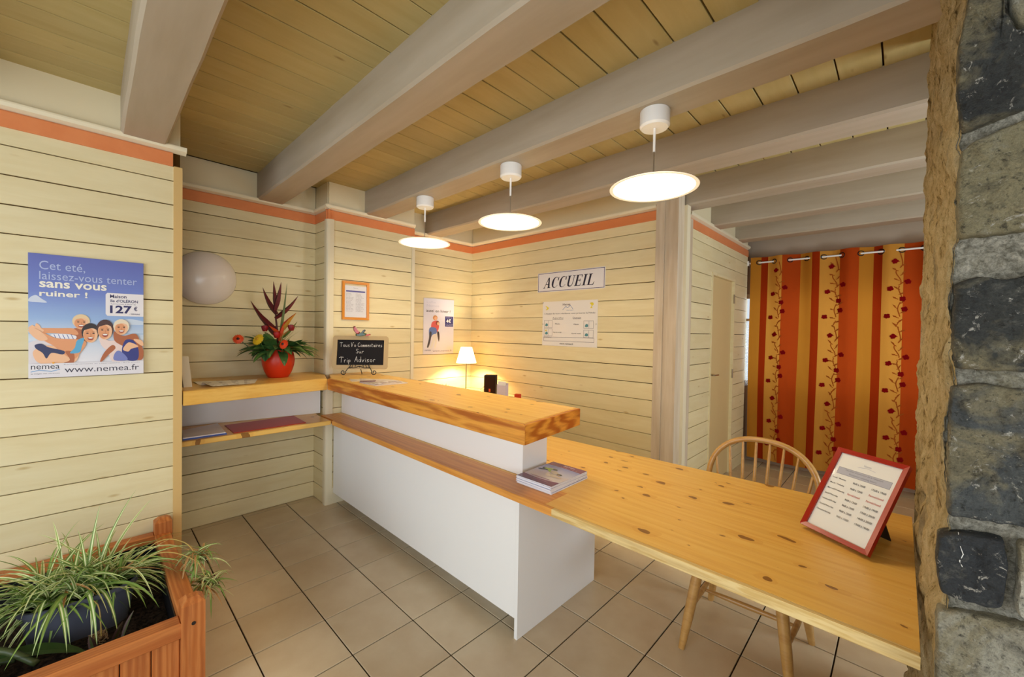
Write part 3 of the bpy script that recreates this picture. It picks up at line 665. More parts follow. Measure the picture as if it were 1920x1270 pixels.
A.blob([(.72, .62), (.80, .66), (.92, .64), (.97, .72), (1.0, .80), (.99, .87), (.93, .87), (.88, .78), (.80, .75), (.72, .70)], SKD); A.blob([(.82, .70), (.90, .70), (.95, .78), (.94, .875), (.84, .875), (.79, .80)], (50, 56, 132)); A.blob([(.72, .82), (.76, .79), (.82, .83), (.84, .875), (.72, .875)], (120, 130, 196))
A.blob([(.80, .78), (.84, .725), (.88, .72), (.95, .755), (.88, .775), (.85, .80)], SK2); A.blob([(.90, .69), (.98, .70), (1, .745), (.97, .745)], SK2)
face(A, .785, .585, .068, (236, 222, 196), .060)
A.rect(0, 1, .885, 1, (228, 226, 234)); A.text('www.nemea.fr', .285, .955, .915, .965, (52, 48, 70)); A.text('Renseignements et réservations : 0,12 e/min', .28, .96, .892, .903, (150, 148, 164))
A.text('nemea', .02, .245, .900, .930, (52, 52, 62)); A.ell(.195, .882, .010, .007, (240, 170, 40)); A.line([(.02, .950), (.08, .938), (.13, .944), (.18, .95), (.245, .936)], .003, (80, 150, 210)); A.text('la magie des vacances', .02, .245, .962, .972, (80, 80, 96))
A.obj('print', PRINT, po)

p2 = thing('poster', 'small white winter poster showing a couple, stuck beside the desk lamp', 'poster', (-3.818, 2.764, 1.276), pi/2)
A = Art(.42, .628, (226, 226, 240), th=.002)
A.grad(0, 1, 0, .5, (216, 216, 236), (230, 228, 240)); A.grad(0, 1, .5, 1, (230, 228, 240), (206, 204, 214))
A.text('L\'offre', .10, .38, .045, .085, (196, 198, 222)); A.text('Nemea', .10, .5, .11, .15, (196, 198, 222)); A.text('aussi en hiver !', .08, .88, .195, .245, (50, 48, 60), .01)
A.rect(.70, .98, .31, .50, (46, 50, 120)); A.text('À partir de', .73, .93, .325, .345, (230, 230, 240)); A.text('4€', .74, .90, .36, .43, (246, 246, 250), .02); A.text('la nuit / personne', .73, .96, .445, .465, (210, 212, 235)); A.text('en hébergement', .73, .96, .472, .488, (210, 212, 235))
A.blob([(.30, .62), (.42, .60), (.44, .75), (.40, .88), (.35, .89), (.36, .75), (.30, .86), (.24, .90), (.22, .88), (.28, .74)], (216, 212, 206)); A.blob([(.28, .42), (.46, .40), (.50, .50), (.44, .60), (.30, .60), (.24, .52)], (214, 96, 92)); A.blob([(.22, .52), (.40, .53), (.42, .62), (.28, .66), (.20, .78), (.14, .88), (.12, .86), (.18, .70), (.17, .58)], (96, 120, 180))
A.blob([(.20, .60), (.26, .62), (.22, .78), (.16, .88), (.12, .86), (.17, .74)], (50, 44, 56)); A.blob([(.44, .60), (.50, .60), (.52, .70), (.50, .78), (.46, .70)], (54, 40, 40))
A.ell(.37, .345, .075, .045, (214, 150, 96)); A.ell(.39, .355, .05, .035, SK2); A.ell(.45, .44, .06, .04, (150, 70, 50)); A.ell(.47, .45, .04, .03, SK2)
A.text('www.nemea.fr', .30, .95, .925, .96, (120, 116, 140)); A.text('nemea', .05, .24, .92, .945, (120, 116, 140))
A.obj('print', PRINT, p2)

# serif italic lettering for the reception sign
def serif_word(a, u0, u1, t0, t1, col):
    def I_(x, w, th=.17): return [[(x, 0), (x+th, 0), (x+th, 1), (x, 1)]]
    def ser(x, w, z): return [(x, z), (x+w, z), (x+w, z+.055), (x, z+.055)]
    def Cc(w=.72):
        out = []; inn = []
        for i in range(17):
            th = radians(48+i*(264/16)); out.append((.5*w+.5*w*cos(th), .5+.52*sin(th)))
            f = 1-.34*max(0, -cos(th))-.06; inn.append((.5*w+.04+.5*w*f*cos(th)*.95, .5+.46*sin(th)))
        return [out+inn[::-1], [(w*.80, .66), (w*.92, .66), (w*.92, 1.0), (w*.86, .98), (w*.80, .86)], [(w*.80, .14), (w*.84, .12), (w*.92, .22), (w*.90, .26)]]
    L_ = {'A': ([[(.04, 0), (.10, 0), (.42, 1), (.34, .98)], [(.34, 1), (.46, 1), (.66, 0), (.48, 0)], [(.17, .33), (.54, .33), (.53, .39), (.18, .39)], ser(-.04, .24, 0), ser(.40, .34, 0)], .76),
          'C': (Cc(), .74), 'U': ([[(.08, 1), (.25, 1), (.25, .30), (.28, .14), (.38, .06), (.38, -.02), (.24, 0), (.12, .10), (.08, .28)], [(.36, .06), (.50, .10), (.58, .28), (.58, 1), (.64, 1), (.64, .26), (.54, .03), (.36, -.02)], ser(0, .34, .945), ser(.48, .26, .945)], .76),
          'E': ([[(.08, 0), (.25, 0), (.25, 1), (.08, 1)], ser(0, .62, 0), ser(0, .60, .945), ser(.2, .30, .48), [(.54, .05), (.60, .05), (.64, .26), (.60, .26)], [(.52, .95), (.60, .95), (.60, .74), (.56, .74)], [(.44, .38), (.50, .38), (.50, .64), (.44, .64)]], .68),
          'I': ([[(.10, 0), (.27, 0), (.27, 1), (.10, 1)], ser(0, .37, 0), ser(0, .37, .945)], .42), 'L': ([[(.08, 0), (.25, 0), (.25, 1), (.08, 1)], ser(0, .62, 0), ser(0, .35, .945), [(.54, .05), (.62, .05), (.66, .28), (.62, .28)]], .66)}
    tot = sum(L_[c][1] for c in 'ACCUEIL')+.05*6; x = 0; a.k += 1; sh = .24
    for ch in 'ACCUEIL':
        for pl in L_[ch][0]:
            pts = [(u0+(x+px+pz*sh)/(tot+sh)*(u1-u0), t1-pz*(t1-t0)) for px, pz in pl]; a.poly(pts, col, False)
        x += L_[ch][1]+.05
sg = thing('wall_sign', 'white framed sign reading ACCUEIL in italic capitals on the back wall', 'sign', (-2.355, 3.252, 1.958))
A = Art(.80, .198, (232, 230, 232), th=.006)
A.frame(.008, .992, .03, .97, (60, 50, 110), .005); serif_word(A, .095, .885, .27, .80, (22, 18, 52)); A.obj('print', PRINT, sg)

wc_ = thing('weather_board', 'white weather forecast board with grid boxes under the reception sign', 'notice board', (-2.355, 3.252, 1.410))
A = Art(.655, .448, (232, 228, 222), th=.006); GY = (70, 66, 76)
A.text('Nemea', .385, .53, .055, .10, (40, 30, 60), .01, .2); A.line([(.39, .195), (.45, .12), (.48, .155), (.53, .10), (.58, .185)], .004, (60, 120, 180)); A.text('vivez la nature', .46, .585, .195, .215, (90, 130, 180))
A.blob([(.055, .10), (.09, .11), (.125, .15), (.09, .19), (.06, .185), (.09, .15)], (232, 214, 60)); A.blob([(.87, .07), (.92, .06), (.935, .10), (.905, .14), (.915, .17), (.88, .175), (.90, .12)], (232, 214, 60))
A.text("L'équipe de votre résidence vous présente la Météo", .04, .965, .255, .30, GY); A.text("Aujourd'hui", .20, .405, .355, .40, GY); A.line([(.20, .408), (.405, .408)], .002, GY); A.text('Demain', .58, .725, .355, .395, GY); A.line([(.58, .402), (.725, .402)], .002, GY)
for (u, t_) in ((.035, .425), (.035, .615), (.775, .44), (.775, .635)):
    A.frame(u, u+.165, t_, t_+.165, (110, 106, 120), .0025); A.rect(u+.085, u+.090, t_, t_+.165, (150, 146, 160)); A.blob([(u+.02, t_+.12), (u+.04, t_+.07), (u+.07, t_+.08), (u+.075, t_+.12), (u+.05, t_+.135)], (84, 140, 150))
A.ell(.075, .655, .016, .018, (226, 200, 60)); A.text('Matin', .255, .345, .49, .52, GY); A.text('Matin', .60, .69, .50, .53, GY); A.text('Après-midi', .215, .375, .68, .715, GY); A.text('Après-midi', .56, .725, .70, .735, GY)
A.frame(.03, .955, .80, .895, (90, 86, 110), .0025); A.text('Prévision', .04, .19, .805, .825, GY); A.text('www.nemea.fr', .345, .60, .925, .96, (40, 36, 50)); A.obj('print', PRINT, wc_)
for (u, t_) in ((.01, .02), (.01, .51), (.985, .51)):
    MB().lathe([(0, .0), (.006, .001), (.006, .004), (0, .006)][::-1], 10).obj('pin', CHROME, wc_, ((u-.5)*.655, -.008, (1-t_)*.448)).rotation_euler = (pi/2, 0, 0)

def picture_frame(parent, W, H, bar, th, m, mw=None):
    b = MB()
    for P4 in ([(0, 0), (W, 0), (W-bar, bar), (bar, bar)], [(W, 0), (W, H), (W-bar, H-bar), (W-bar, bar)], [(W, H), (0, H), (bar, H-bar), (W-bar, H-bar)], [(0, H), (0, 0), (bar, bar), (bar, H-bar)]):
        V = [(x-W/2, 0, z) for x, z in P4]+[(x-W/2, -th*(1 if i < 2 else .8), z) for i, (x, z) in enumerate(P4)]
        b.add(V, [(0, 1, 2, 3), (7, 6, 5, 4), (0, 4, 5, 1), (1, 5, 6, 2), (2, 6, 7, 3), (3, 7, 4, 0)])
    return b.obj('frame', m, parent)
ORW = mat('orange_wood_frame', (216, 138, 40), .35, .5); REDF = mat('red_lacquer_frame', (156, 30, 12), .25, .6)
nf = thing('framed_notice', 'small typed notice in an orange wooden frame on the chimney breast', 'picture', (-3.588, 1.671, 1.629), pi/2)
picture_frame(nf, .250, .345, .022, .016, ORW)
A = Art(.212, .307, (228, 228, 234), th=.004); A.text('Nemea', .40, .60, .05, .075, (120, 120, 140)); A.rect(.08, .92, .14, .185, (84, 84, 160))
random.seed(4)
for i in range(14):
    u1_ = random.uniform(.25, .42); A.text('aaea nne oraee', .08, u1_, .22+i*.04, .238+i*.04, (150, 146, 160)); A.text('ne oaen areo', .5, random.uniform(.7, .9), .22+i*.04, .238+i*.04, (150, 146, 160))
A.obj('notice_sheet', PRINT, nf); MB().box(-.104, .104, -.0078, -.0066, .02, .325).obj('pane', GLASS, nf)

# round white wall lamp in the alcove
DOMEM = mat('opal_dome', (240, 232, 226), .25, .5)
rl = thing('wall_lamp', 'round white dome wall lamp, switched off, above the flower pot', 'wall lamp', (-3.868, .610, 1.917), pi/2)
d = MB(); prof = [(.198, 0), (.203, .012), (.198, .024), (.16, .062), (.11, .086), (.055, .099), (.0001, .102)]
d.lathe(prof, 48); o = d.obj('dome', DOMEM, rl, smooth=True, angle=60); o.rotation_euler = (pi/2, 0, 0)
o = MB().lathe([(.185, -.0), (.185, .012)], 40).obj('mounting_plate', WHITEM, rl); o.rotation_euler = (pi/2, 0, 0)

# ---------------------------------------------------------------- pendants
EM = bpy.data.materials.new('lit_diffuser'); EM.use_nodes = True; b = EM.node_tree.nodes['Principled BSDF']
b.inputs['Base Color'].default_value = (.9, .85, .75, 1); b.inputs['Emission Color'].default_value = (1, .81, .53, 1); b.inputs['Emission Strength'].default_value = PEND_LIGHT
EU = bpy.data.materials.new('glowing_shade'); EU.use_nodes = True; b = EU.node_tree.nodes['Principled BSDF']
b.inputs['Base Color'].default_value = (.9, .85, .78, 1); b.inputs['Emission Color'].default_value = (1, .80, .52, 1); b.inputs['Emission Strength'].default_value = PEND_UP
SHADE_RIM = mat('shade_rim', (250, 240, 215), .3, .5)
SHADE_RIM.node_tree.nodes['Principled BSDF'].inputs['Emission Color'].default_value = (1, .85, .6, 1); SHADE_RIM.node_tree.nodes['Principled BSDF'].inputs['Emission Strength'].default_value = .55
def pendant(x, y, label):
    t_ = thing('pendant_lamp', label, 'pendant lamp', (x, y, 2.6), 0, 'disc pendants in a row over the desk')
    MB().lathe([(.0001, -.0795), (.060, -.0795), (.068, -.070), (.068, -.004), (.066, 0)], 36).obj('canopy', WHITEM, t_, smooth=True, angle=35)
    MB().lathe([(.0062, -.19), (.0062, -.079)], 12).obj('sleeve', WHITEM, t_, smooth=True, angle=40)
    MB().lathe([(.0026, -.345), (.0026, -.19)], 8).obj('cable', CHROME, t_, smooth=True, angle=40)
    MB().lathe([(.010, -.322), (.022, -.332), (.10, -.340), (.185, -.352), (.1995, -.3585), (.2005, -.361)], 56).obj('shade', EU, t_, smooth=True)
    MB().lathe([(.183, -.3570), (.1845, -.3618), (.2005, -.3630), (.2015, -.3605)], 56).obj('rim', SHADE_RIM, t_, smooth=True, angle=40)
    MB().lathe([(.0001, -.3600), (.10, -.3598), (.184, -.3585)], 56).obj('diffuser', EM, t_, smooth=True)
    return t_
pendant(-.865, 1.850, 'lit white disc pendant nearest the stone wall, largest of the three')
pendant(-1.812, 1.850, 'lit white disc pendant in the middle of the row of three')
pendant(-2.762, 1.850, 'lit white disc pendant nearest the chimney breast, smallest of the three')

# ---------------------------------------------------------------- table with things behind the counter
bd = thing('side_table', 'low side table hidden behind the bar top in the back corner, carrying the desk lamp', 'table', (-3.2, 2.93, 0))
wood_box('table_top', PINE, bd, -.60, .60, -.30, .30, .76, .80); 
for sx in (-1, 1):
    for sy in (-1, 1): wood_box('leg', PINE, bd, sx*.56-.025, sx*.56+.025, sy*.26-.025, sy*.26+.025, 0, .76, .002, 'z')
SHADEM = bpy.data.materials.new('lamp_shade_cloth'); SHADEM.use_nodes = True; nt = SHADEM.node_tree; nt.nodes.clear()
o_ = nt.nodes.new('ShaderNodeOutputMaterial'); m_ = nt.nodes.new('ShaderNodeMixShader'); a_ = nt.nodes.new('ShaderNodeBsdfDiffuse'); b_ = nt.nodes.new('ShaderNodeBsdfTranslucent')
a_.inputs[0].default_value = (.85, .75, .5, 1); b_.inputs[0].default_value = (.95, .80, .45, 1); m_.inputs[0].default_value = .6
nt.links.new(a_.outputs[0], m_.inputs[1]); nt.links.new(b_.outputs[0], m_.inputs[2]); nt.links.new(m_.outputs[0], o_.inputs[0])
tl = thing('table_lamp', 'lit table lamp with a cream cone shade in the back corner', 'table lamp', (-3.545, 2.95, .80))
MB().lathe([(.0001, 0), (.075, 0), (.075, .012), (.02, .022), (.006, .03), (.0055, .56), (.0001, .56)], 28)  .obj('stand', mat('dark_bronze', (110, 96, 70), .4, .5, .6), tl, smooth=True, angle=40)
MB().lathe([(.112, .385), (.060, .560)], 40).obj('lamp_shade', SHADEM, tl, smooth=True)
MB().lathe([(.014, .50), (.016, .52), (.016, .545), (.0001, .548)], 16).obj('lamp_holder', WHITEM, tl, smooth=True)
for k in range(3):
    MB().tube([(0, 0, .553), (.060*cos(2.1*k), .060*sin(2.1*k), .556)], .0015, 6).obj('shade_spoke', CHROME, tl)
ld = bpy.data.lights.new('table_lamp_light', 'POINT'); ld.energy = 55; ld.color = (1, .76, .44); ld.shadow_soft_size = .03
lo = bpy.data.objects.new('table_lamp_light', ld); COL.objects.link(lo); lo.parent = tl; lo.location = (.0, 0, .465)
tl['category'] = 'table lamp'

SPK = mat('speaker_black', (40, 26, 16), .6, .3); ORL = mat('orange_badge', (226, 96, 40), .5, .4)
sp = thing('speaker', 'black box loudspeaker with an orange badge beside the desk lamp', 'speaker', (-3.115, 2.93, .80), radians(36))
MB().box(-.062, .062, -.05, .05, 0, .285, .004).obj('cabinet', SPK, sp); MB().box(-.056, .056, -.056, -.050, .012, .273, .002).obj('grille', mat('speaker_cloth', (54, 34, 20), .9, .1), sp); MB().box(-.009, .009, -.0585, -.056, .115, .145, .001).obj('badge', ORL, sp)
bx2 = thing('paper_box', 'pale lilac open box of papers beside the black loudspeaker', 'box', (-2.985, 2.98, .80), radians(20))
LIL = mat('lilac_card', (206, 200, 216), .6, .3)
b = MB(); b.box(-.05, .05, -.035, .035, 0, .003); b.box(-.05, .05, -.035, -.032, 0, .185).box(-.05, .05, .032, .035, 0, .205).box(-.05, -.047, -.032, .032, 0, .195).box(.047, .05, -.032, .032, 0, .195); b.obj('carton', LIL, bx2)
MB().box(-.045, .045, -.02, -.018, .004, .225).obj('sheet', WHITE, bx2); 
rd = MB().box(-.03, .03, -.02, .02, 0, .098, .003).obj('red_box', mat('red_card', (206, 70, 36), .5, .3), None, (-2.86, 3.08, .80), .3); tag(rd, 'small red box showing just above the bar top beyond the loudspeaker', 'box')
cb = MB(); CBM = 1; pts = [(-3.20, 3.02, 1.03), (-3.26, 3.03, .99), (-3.29, 3.04, .93), (-3.27, 3.05, .88), (-3.31, 3.03, .86), (-3.28, 3.0, .93), (-3.33, 3.02, .90), (-3.35, 3.0, .845), (-3.25, 2.98, .83), (-3.18, 3.02, .806)]
def smooth_path(P_, n=6, closed=False):
    P_ = [Vector(p) for p in P_]; out = []; m = len(P_)
    for i in range(m-1):
        a = P_[max(i-1, 0)]; b = P_[i]; c = P_[i+1]; d = P_[min(i+2, m-1)]
        for q in range(n):
            x = q/n; out.append(.5*((2*b)+(-a+c)*x+(2*a-5*b+4*c-d)*x*x+(-a+3*b-3*c+d)*x**3))
    out.append(P_[-1]); return out
o = cb.tube(smooth_path([(a, b_, c+(.05 if c < .9 else .02)) for a, b_, c in pts[:-1]]+[pts[-1]]), .0026, 6).tube(smooth_path([(-3.21, 3.02, 1.0), (-3.30, 3.0, .90), (-3.36, 3.02, .84), (-3.42, 2.98, .845), (-3.47, 2.95, .81), (-3.48, 2.94, .803)]), .002, 6).obj('cable', mat('dark_cable', (44, 36, 26), .5, .4), None, smooth=True); tag(o, 'tangle of thin cable between the desk lamp and the loudspeaker', 'cable')

# ---------------------------------------------------------------- leaves
def blade(mb, base, d, L, w, droop, col, cole=None, seg=8, fold=.25, twist=0, prof=None):
    """arching leaf; d = start direction"""
    p = Vector(base); d = Vector(d).normalized(); side = d.cross(Vector((0, 0, 1)))
    if side.length < .1: side = Vector((1, 0, 0))
    side.normalize(); side = Matrix.Rotation(twist, 3, d) @ side
    V = []; st_ = L/seg
    for i in range(seg+1):
        f = i/seg; ww = w*(prof(f) if prof else (min(1, .55+f*2)*(1-f**3)+.02)); nn = side.cross(d).normalized()
        for k in (-1, -.35, .35, 1): V.append(p+side*ww*k*.5+nn*abs(k)*fold*ww*.5)
        p = p+d*st_; d = (d+Vector((0, 0, -1))*droop/seg).normalized(); side = (side-d*side.dot(d)).normalized()
    for i in range(seg):
        for k in range(3):
            c = (cole if cole and k != 1 else col); mb.add([V[i*4+k], V[i*4+k+1], V[(i+1)*4+k+1], V[(i+1)*4+k]], [(0, 1, 2, 3)], c)
    return mb

# ---------------------------------------------------------------- flower pot in the alcove
POTM = mat('orange_red_glaze', (206, 50, 16), .38, .4)
fp = thing('flower_pot', 'orange-red pot with tropical flower arrangement on the alcove counter', 'flower arrangement', (-3.60, 1.045, 1.15))
MB().lathe([(.0001, 0), (.070, 0), (.077, .008), (.098, .05), (.113, .10), (.117, .140), (.111, .185), (.098, .222), (.092, .222), (.10, .18), (.0001, .175)], 40).obj('pot', POTM, fp, smooth=True, angle=50)
VX = Vector((.7211, .6927, 0)); VD = Vector((-.6927, .7211, 0))   # across and away, seen from the room
def FP(a, h, d=0): return VX*a+VD*d+Vector((0, 0, h))
def px(x, y, d=0): return FP((x-520)*.00425, (709-y)*.00425, d)
G1, G2, G3 = (60, 96, 46), (100, 128, 60), (42, 70, 36)
MRN, ORG, RED = (70, 18, 24), (206, 70, 26), (160, 26, 22)
def bract(a, b, w, c1, c2, bend=.0):
    """pointed folded bract from a to b"""
    a = Vector(a); b = Vector(b); m = MB(); d = (b-a); w = w*1.35; n = d.cross(Vector((0.6927, -.7211, 0))).normalized(); dep = Vector((.6927, -.7211, 0)); seg = 8; V = []
    for i in range(seg+1):
        f = i/seg; p = a.lerp(b, f)+n*bend*sin(pi*f); ww = w*(.35+1.0*f)*(1 if f < .45 else max(0, (1-f)/.55))+.001; ww = w*max(.04, (1-f)**.8)*(min(1, .5+f*1.5))
        V += [p-n*ww*.5, p+dep*ww*.45, p+n*ww*.5, p-dep*ww*.35]
    for i in range(seg):
        for k in range(4): m.add([V[i*4+k], V[i*4+(k+1) % 4], V[(i+1)*4+(k+1) % 4], V[(i+1)*4+k]], [(0, 1, 2, 3)], c1 if k in (0, 3) else c2)
    return m
for (ax, ay, bx_, by_, w_, bend, d) in [(517, 622, 467, 566, .050, -.02, 0), (515, 590, 491, 541, .044, -.012, .01), (515, 580, 510, 529, .040, .0, 0), (514, 583, 529, 531, .046, .006, -.01), (514, 598, 553, 555, .040, .014, 0)]:
    bract(px(ax, ay, d), px(bx_, by_, d+random.uniform(-.03, .03)), w_, MRN, (98, 26, 30), bend).obj('bract', LEAFM, fp)
MB().tube([px(520, 665), px(518, 625), px(515, 600), px(514, 570)], [.008, .008, .007, .003], 8, MRN).obj('stem', LEAFM, fp, smooth=True)
for (ax, ay, bx_, by_, w_, bend, c1, c2) in [(528, 622, 558, 588, .045, -.008, ORG, (190, 130, 40)), (528, 630, 507, 612, .035, .0, (216, 90, 40), ORG), (524, 640, 536, 604, .045, .0, (196, 40, 24), ORG), (526, 636, 560, 604, .03, .01, (170, 130, 60), (90, 104, 44)), (516, 630, 496, 606, .03, 0, (110, 80, 40), MRN)]:
    bract(px(ax, ay, -.02), px(bx_, by_, -.04), w_, c1, c2, bend).obj('bract', LEAFM, fp)
bract(px(524, 640, -.02), px(538, 533, -.02), .024, (120, 132, 76), (84, 100, 52), .004).obj('green_spear', LEAFM, fp)
def gerbera(c, r, col, eye, nrm):
    nrm = Vector(nrm).normalized(); u = nrm.orthogonal().normalized(); v = nrm.cross(u); c = Vector(c); m = MB()
    for ring, (rr, off, n) in enumerate(((1, .0, 20), (.78, .006, 16))):
        for k in range(n):
            a = 2*pi*k/n+ring*.2; e = u*cos(a)+v*sin(a); s = u*-sin(a)+v*cos(a); w = r*.17
            m.add([c+nrm*off+e*r*.15-s*w*.4, c+nrm*(off-.004)+e*r*rr*.7-s*w, c+nrm*(off-.006)+e*r*rr, c+nrm*(off-.004)+e*r*rr*.7+s*w, c+nrm*off+e*r*.15+s*w*.4], [(0, 1, 2, 3, 4)], col)
    for k in range(6):
        a0, a1 = pi/2*k/6, pi/2*(k+1)/6
    rows = [[c+nrm*(.006+.008*sin(b_))+(u*cos(2*pi*q/12)+v*sin(2*pi*q/12))*r*.26*cos(b_) for q in range(12)] for b_ in (0, .6, 1.2)]
    for i in range(2): m.add(rows[i]+rows[i+1], [(q, (q+1) % 12, 12+(q+1) % 12, 12+q) for q in range(12)], eye)
    m.add(rows[2], [tuple(range(12))], eye); return m
for (x, y, r, col, eye, nr) in [(505, 637, .052, (236, 196, 44), (200, 150, 30), (.5, -.8, .45)), (470, 637, .042, (226, 78, 30), (60, 24, 20), (.8, -.3, .3)), (551, 645, .042, (226, 70, 26), (60, 24, 20), (.5, -.8, .3))]:
    o = gerbera(px(x, y, -.165), r*.95, col, eye, nr).obj('gerbera', LEAFM, fp); MB().tube([px(x, y, -.16), px((x+520)/2, 668, -.08), px(520, 680)], .003, 6, G1).obj('stem', LEAFM, fp)
def rose(c, r, col):
    m = MB(); c = Vector(c)
    for ring, n in ((.35, 3), (.6, 4), (.85, 5), (1.0, 5)):
        for k in range(n):
            a = 2*pi*k/n+ring*5; V = []
            for i in range(4):
                for j in range(4):
                    th = a+(j/3-.5)*2*pi/n*1.35; rr = r*ring*(.55+.45*sin(i/3*1.9)); V.append(c+Vector((rr*cos(th), rr*sin(th), r*(-.9+1.7*i/3)-ring*r*.25)))
            m.add(V, [(i*4+j, i*4+j+1, (i+1)*4+j+1, (i+1)*4+j) for i in range(3) for j in range(3)], tuple(int(q*(.8+.2*ring)) for q in col))
    return m
for (x, y, d) in [(500, 616, -.04), (548, 614, -.03), (525, 628, -.06), (508, 622, .02)]:
    rose(px(x, y, d), .026, (132, 18, 24) if y != 628 else (176, 24, 20)).obj('rose', LEAFM, fp, smooth=True)
random.seed(11)
broad = lambda f: max(.05, sin(pi*min(1, f*.92+.06))**.8)
for k in range(80):
    a = random.uniform(0, 2*pi); tilt = random.uniform(.05, 1.5); L = random.uniform(.13, .24); w_ = random.uniform(.045, .08)
    base = Vector((.05*cos(a), .05*sin(a), .20)); d = Vector((cos(a), sin(a), tilt))
    m = MB(); blade(m, base, d, L, w_, random.uniform(.4, 1.9), random.choice([G1, G2, G3]), random.choice([G1, (76, 110, 52)]), 6, .3, random.uniform(-.5, .5), broad); m.obj('leaf', LEAFM, fp, smooth=True)
for (ang, n) in ((35, 5), (60, 4), (-140, 4)):
    for k in range(n):
        a = radians(ang)+random.uniform(-.4, .4); m = MB(); blade(m, (.07*cos(a), .07*sin(a), .21), (cos(a), sin(a), random.uniform(.1, .5)), random.uniform(.2, .27), .05, 1.0, G1, G2, 6, .3, random.uniform(-.5, .5), broad); m.obj('leaf', LEAFM, fp, smooth=True)
gr = MB()
for k in range(26):
    a = random.choice([random.uniform(-.2, 1.4), random.uniform(0, 6.28)]); blade(gr, (0, 0, .2), (cos(a)*.8, sin(a)*.8, random.uniform(.8, 1.6)), random.uniform(.25, .40), .003, random.uniform(.3, 1.3), (176, 168, 96), None, 8, 0)
o = gr.obj('grass_sprays', LEAFM, fp); o['kind'] = 'stuff'
# the scalloped leaf hanging over the front of the pot
m = MB(); blade(m, FP(-.005, .215, -.09), FP(0, .02, -.08)+Vector((0, 0, -.02)), .12, .075, 2.6, G3, G1, 7, .25, 0, broad); m.obj('leaf', LEAFM, fp, smooth=True)

for o in fp.children:
    if o.type == 'MESH':
        for v_ in o.data.vertices:
            if v_.co.x < -.258: v_.co.x = -.258+(v_.co.x+.258)*.04

# papers and pads in the alcove
def sheet(name, P_, z, th, col, label, cat, group=None, art=None, m=None):
    cx = sum(p[0] for p in P_)/len(P_); cy = sum(p[1] for p in P_)/len(P_)
    b = MB().prism([(x-cx, y-cy) for x, y in P_], 0, th, 0, col)
    o = b.obj(name, m or PRINT, None, (cx, cy, z)); return tag(o, label, cat, group)
nw = MB(); nu = 14
def nwf(u, v):
    a = Vector((-3.62, .50)).lerp(Vector((-3.52, .88)), v); b_ = Vector((-3.24, .52)).lerp(Vector((-3.27, .80)), v); q = a.lerp(b_, u)
    z = .004+.010*abs(sin(v*pi*1.0))*(u > .3)*(1-abs(2*u-1))+.004*sin(u*9)*(v < .6)+(.02*(max(0, .12-v)/.12) if u > .7 else 0)
    return (q.x, q.y, 1.1515+max(0, z-.003))
cols = [(232, 228, 216), (214, 206, 192), (236, 230, 220), (196, 182, 170), (240, 234, 222)]
bpts = [nwf(i/nu, j/18) for j in range(19) for i in range(nu+1)]
for j in range(18):
    for i in range(nu): nw.add([bpts[j*(nu+1)+i], bpts[j*(nu+1)+i+1], bpts[(j+1)*(nu+1)+i+1], bpts[(j+1)*(nu+1)+i]], [(0, 1, 2, 3)], random.choice(cols) if (j//2) % 2 else (240, 234, 220))
o = nw.obj('newspaper', PRINT, None, smooth=True); tag(o, 'open newspaper lying flat on the alcove counter left of the flower pot', 'newspaper')
lf = thing('leaflet', 'glossy folded leaflet leaning on the corner trim at the alcove counter end', 'leaflet', (-3.33, .432, 1.151), radians(30))
m = MB(); m.tube([(-.05, 0, 0)], .001) if False else None
V = [(-.06, 0, 0), (.0, -.02, .0), (-.03, -.02, .20), (-.07, .0, .20)]; m.add(V, [(0, 1, 2, 3)], (206, 192, 170)); m.add([(-.058, -.004, .05), (-.012, -.0205, .05), (-.022, -.021, .11), (-.063, -.004, .11)], [(0, 1, 2, 3)], (110, 44, 34)); m.add([(.0, -.02, 0), (.02, .02, 0), (-.012, .02, .20), (-.03, -.02, .20)], [(0, 1, 2, 3)], (222, 212, 192)); m.obj('folded_sheet', PRINTG, lf)
BLUE = (72, 100, 178)
for i in range(3):
    j = .004*i
    sheet('notepad', [(-3.60, .435+j), (-3.355+j, .415), (-3.355+j, .655-j), (-3.70, .672-j)], .8005+i*.0062, .006, BLUE if i < 2 else (228, 226, 232), 'blue edged pad at the left end of the alcove shelf' if i else 'blue pad lowest in the stack on the alcove shelf', 'notepad', 'pads stacked on the alcove shelf')
for o in [q for q in COL.objects if q.name.startswith('notepad')]:
    o['label'] = {'notepad': 'blue pad lowest in the stack on the alcove shelf', 'notepad.001': 'blue pad in the middle of the alcove shelf stack', 'notepad.002': 'pale grey pad topmost of the blue stack on the alcove shelf'}[o.name]
sheet('desk_mat', [(-3.66, .700), (-3.352, .695), (-3.360, 1.175), (-3.69, 1.190)], .8005, .004, (176, 34, 20), 'dark red rectangular mat lying on the alcove shelf', 'mat')
mg = thing('magazine', 'purple and white magazine fanned open on the bar top before the blackboard', 'magazine', (-2.88, 1.50, 1.1505), radians(0))
b = MB(); b.prism([(-.21, -.02), (.02, -.13), (.24, -.12), (.25, .13), (.08, .15), (-.02, .13)], 0, .004, 0, (214, 206, 212)); b.obj('cover', PRINTG, mg)
b = MB(); b.prism([(-.06, -.088), (.015, -.125), (.045, -.02), (-.02, .02)], .004, .005, 0, (104, 60, 110)); b.obj('purple_panel', PRINTG, mg)
b = MB(); random.seed(3)
for k in range(16):
    x = random.uniform(.06, .20); y = random.uniform(-.10, .10); s_ = random.uniform(.01, .02); b.prism([(x-s_, y-s_), (x+s_, y-s_), (x+s_, y+s_), (x-s_, y+s_)], .004, .0045+.00005*k, 0, random.choice([(170, 150, 170), (150, 120, 140), (232, 226, 230), (186, 176, 160)]))
b.obj('printed_pictures', PRINTG, mg)
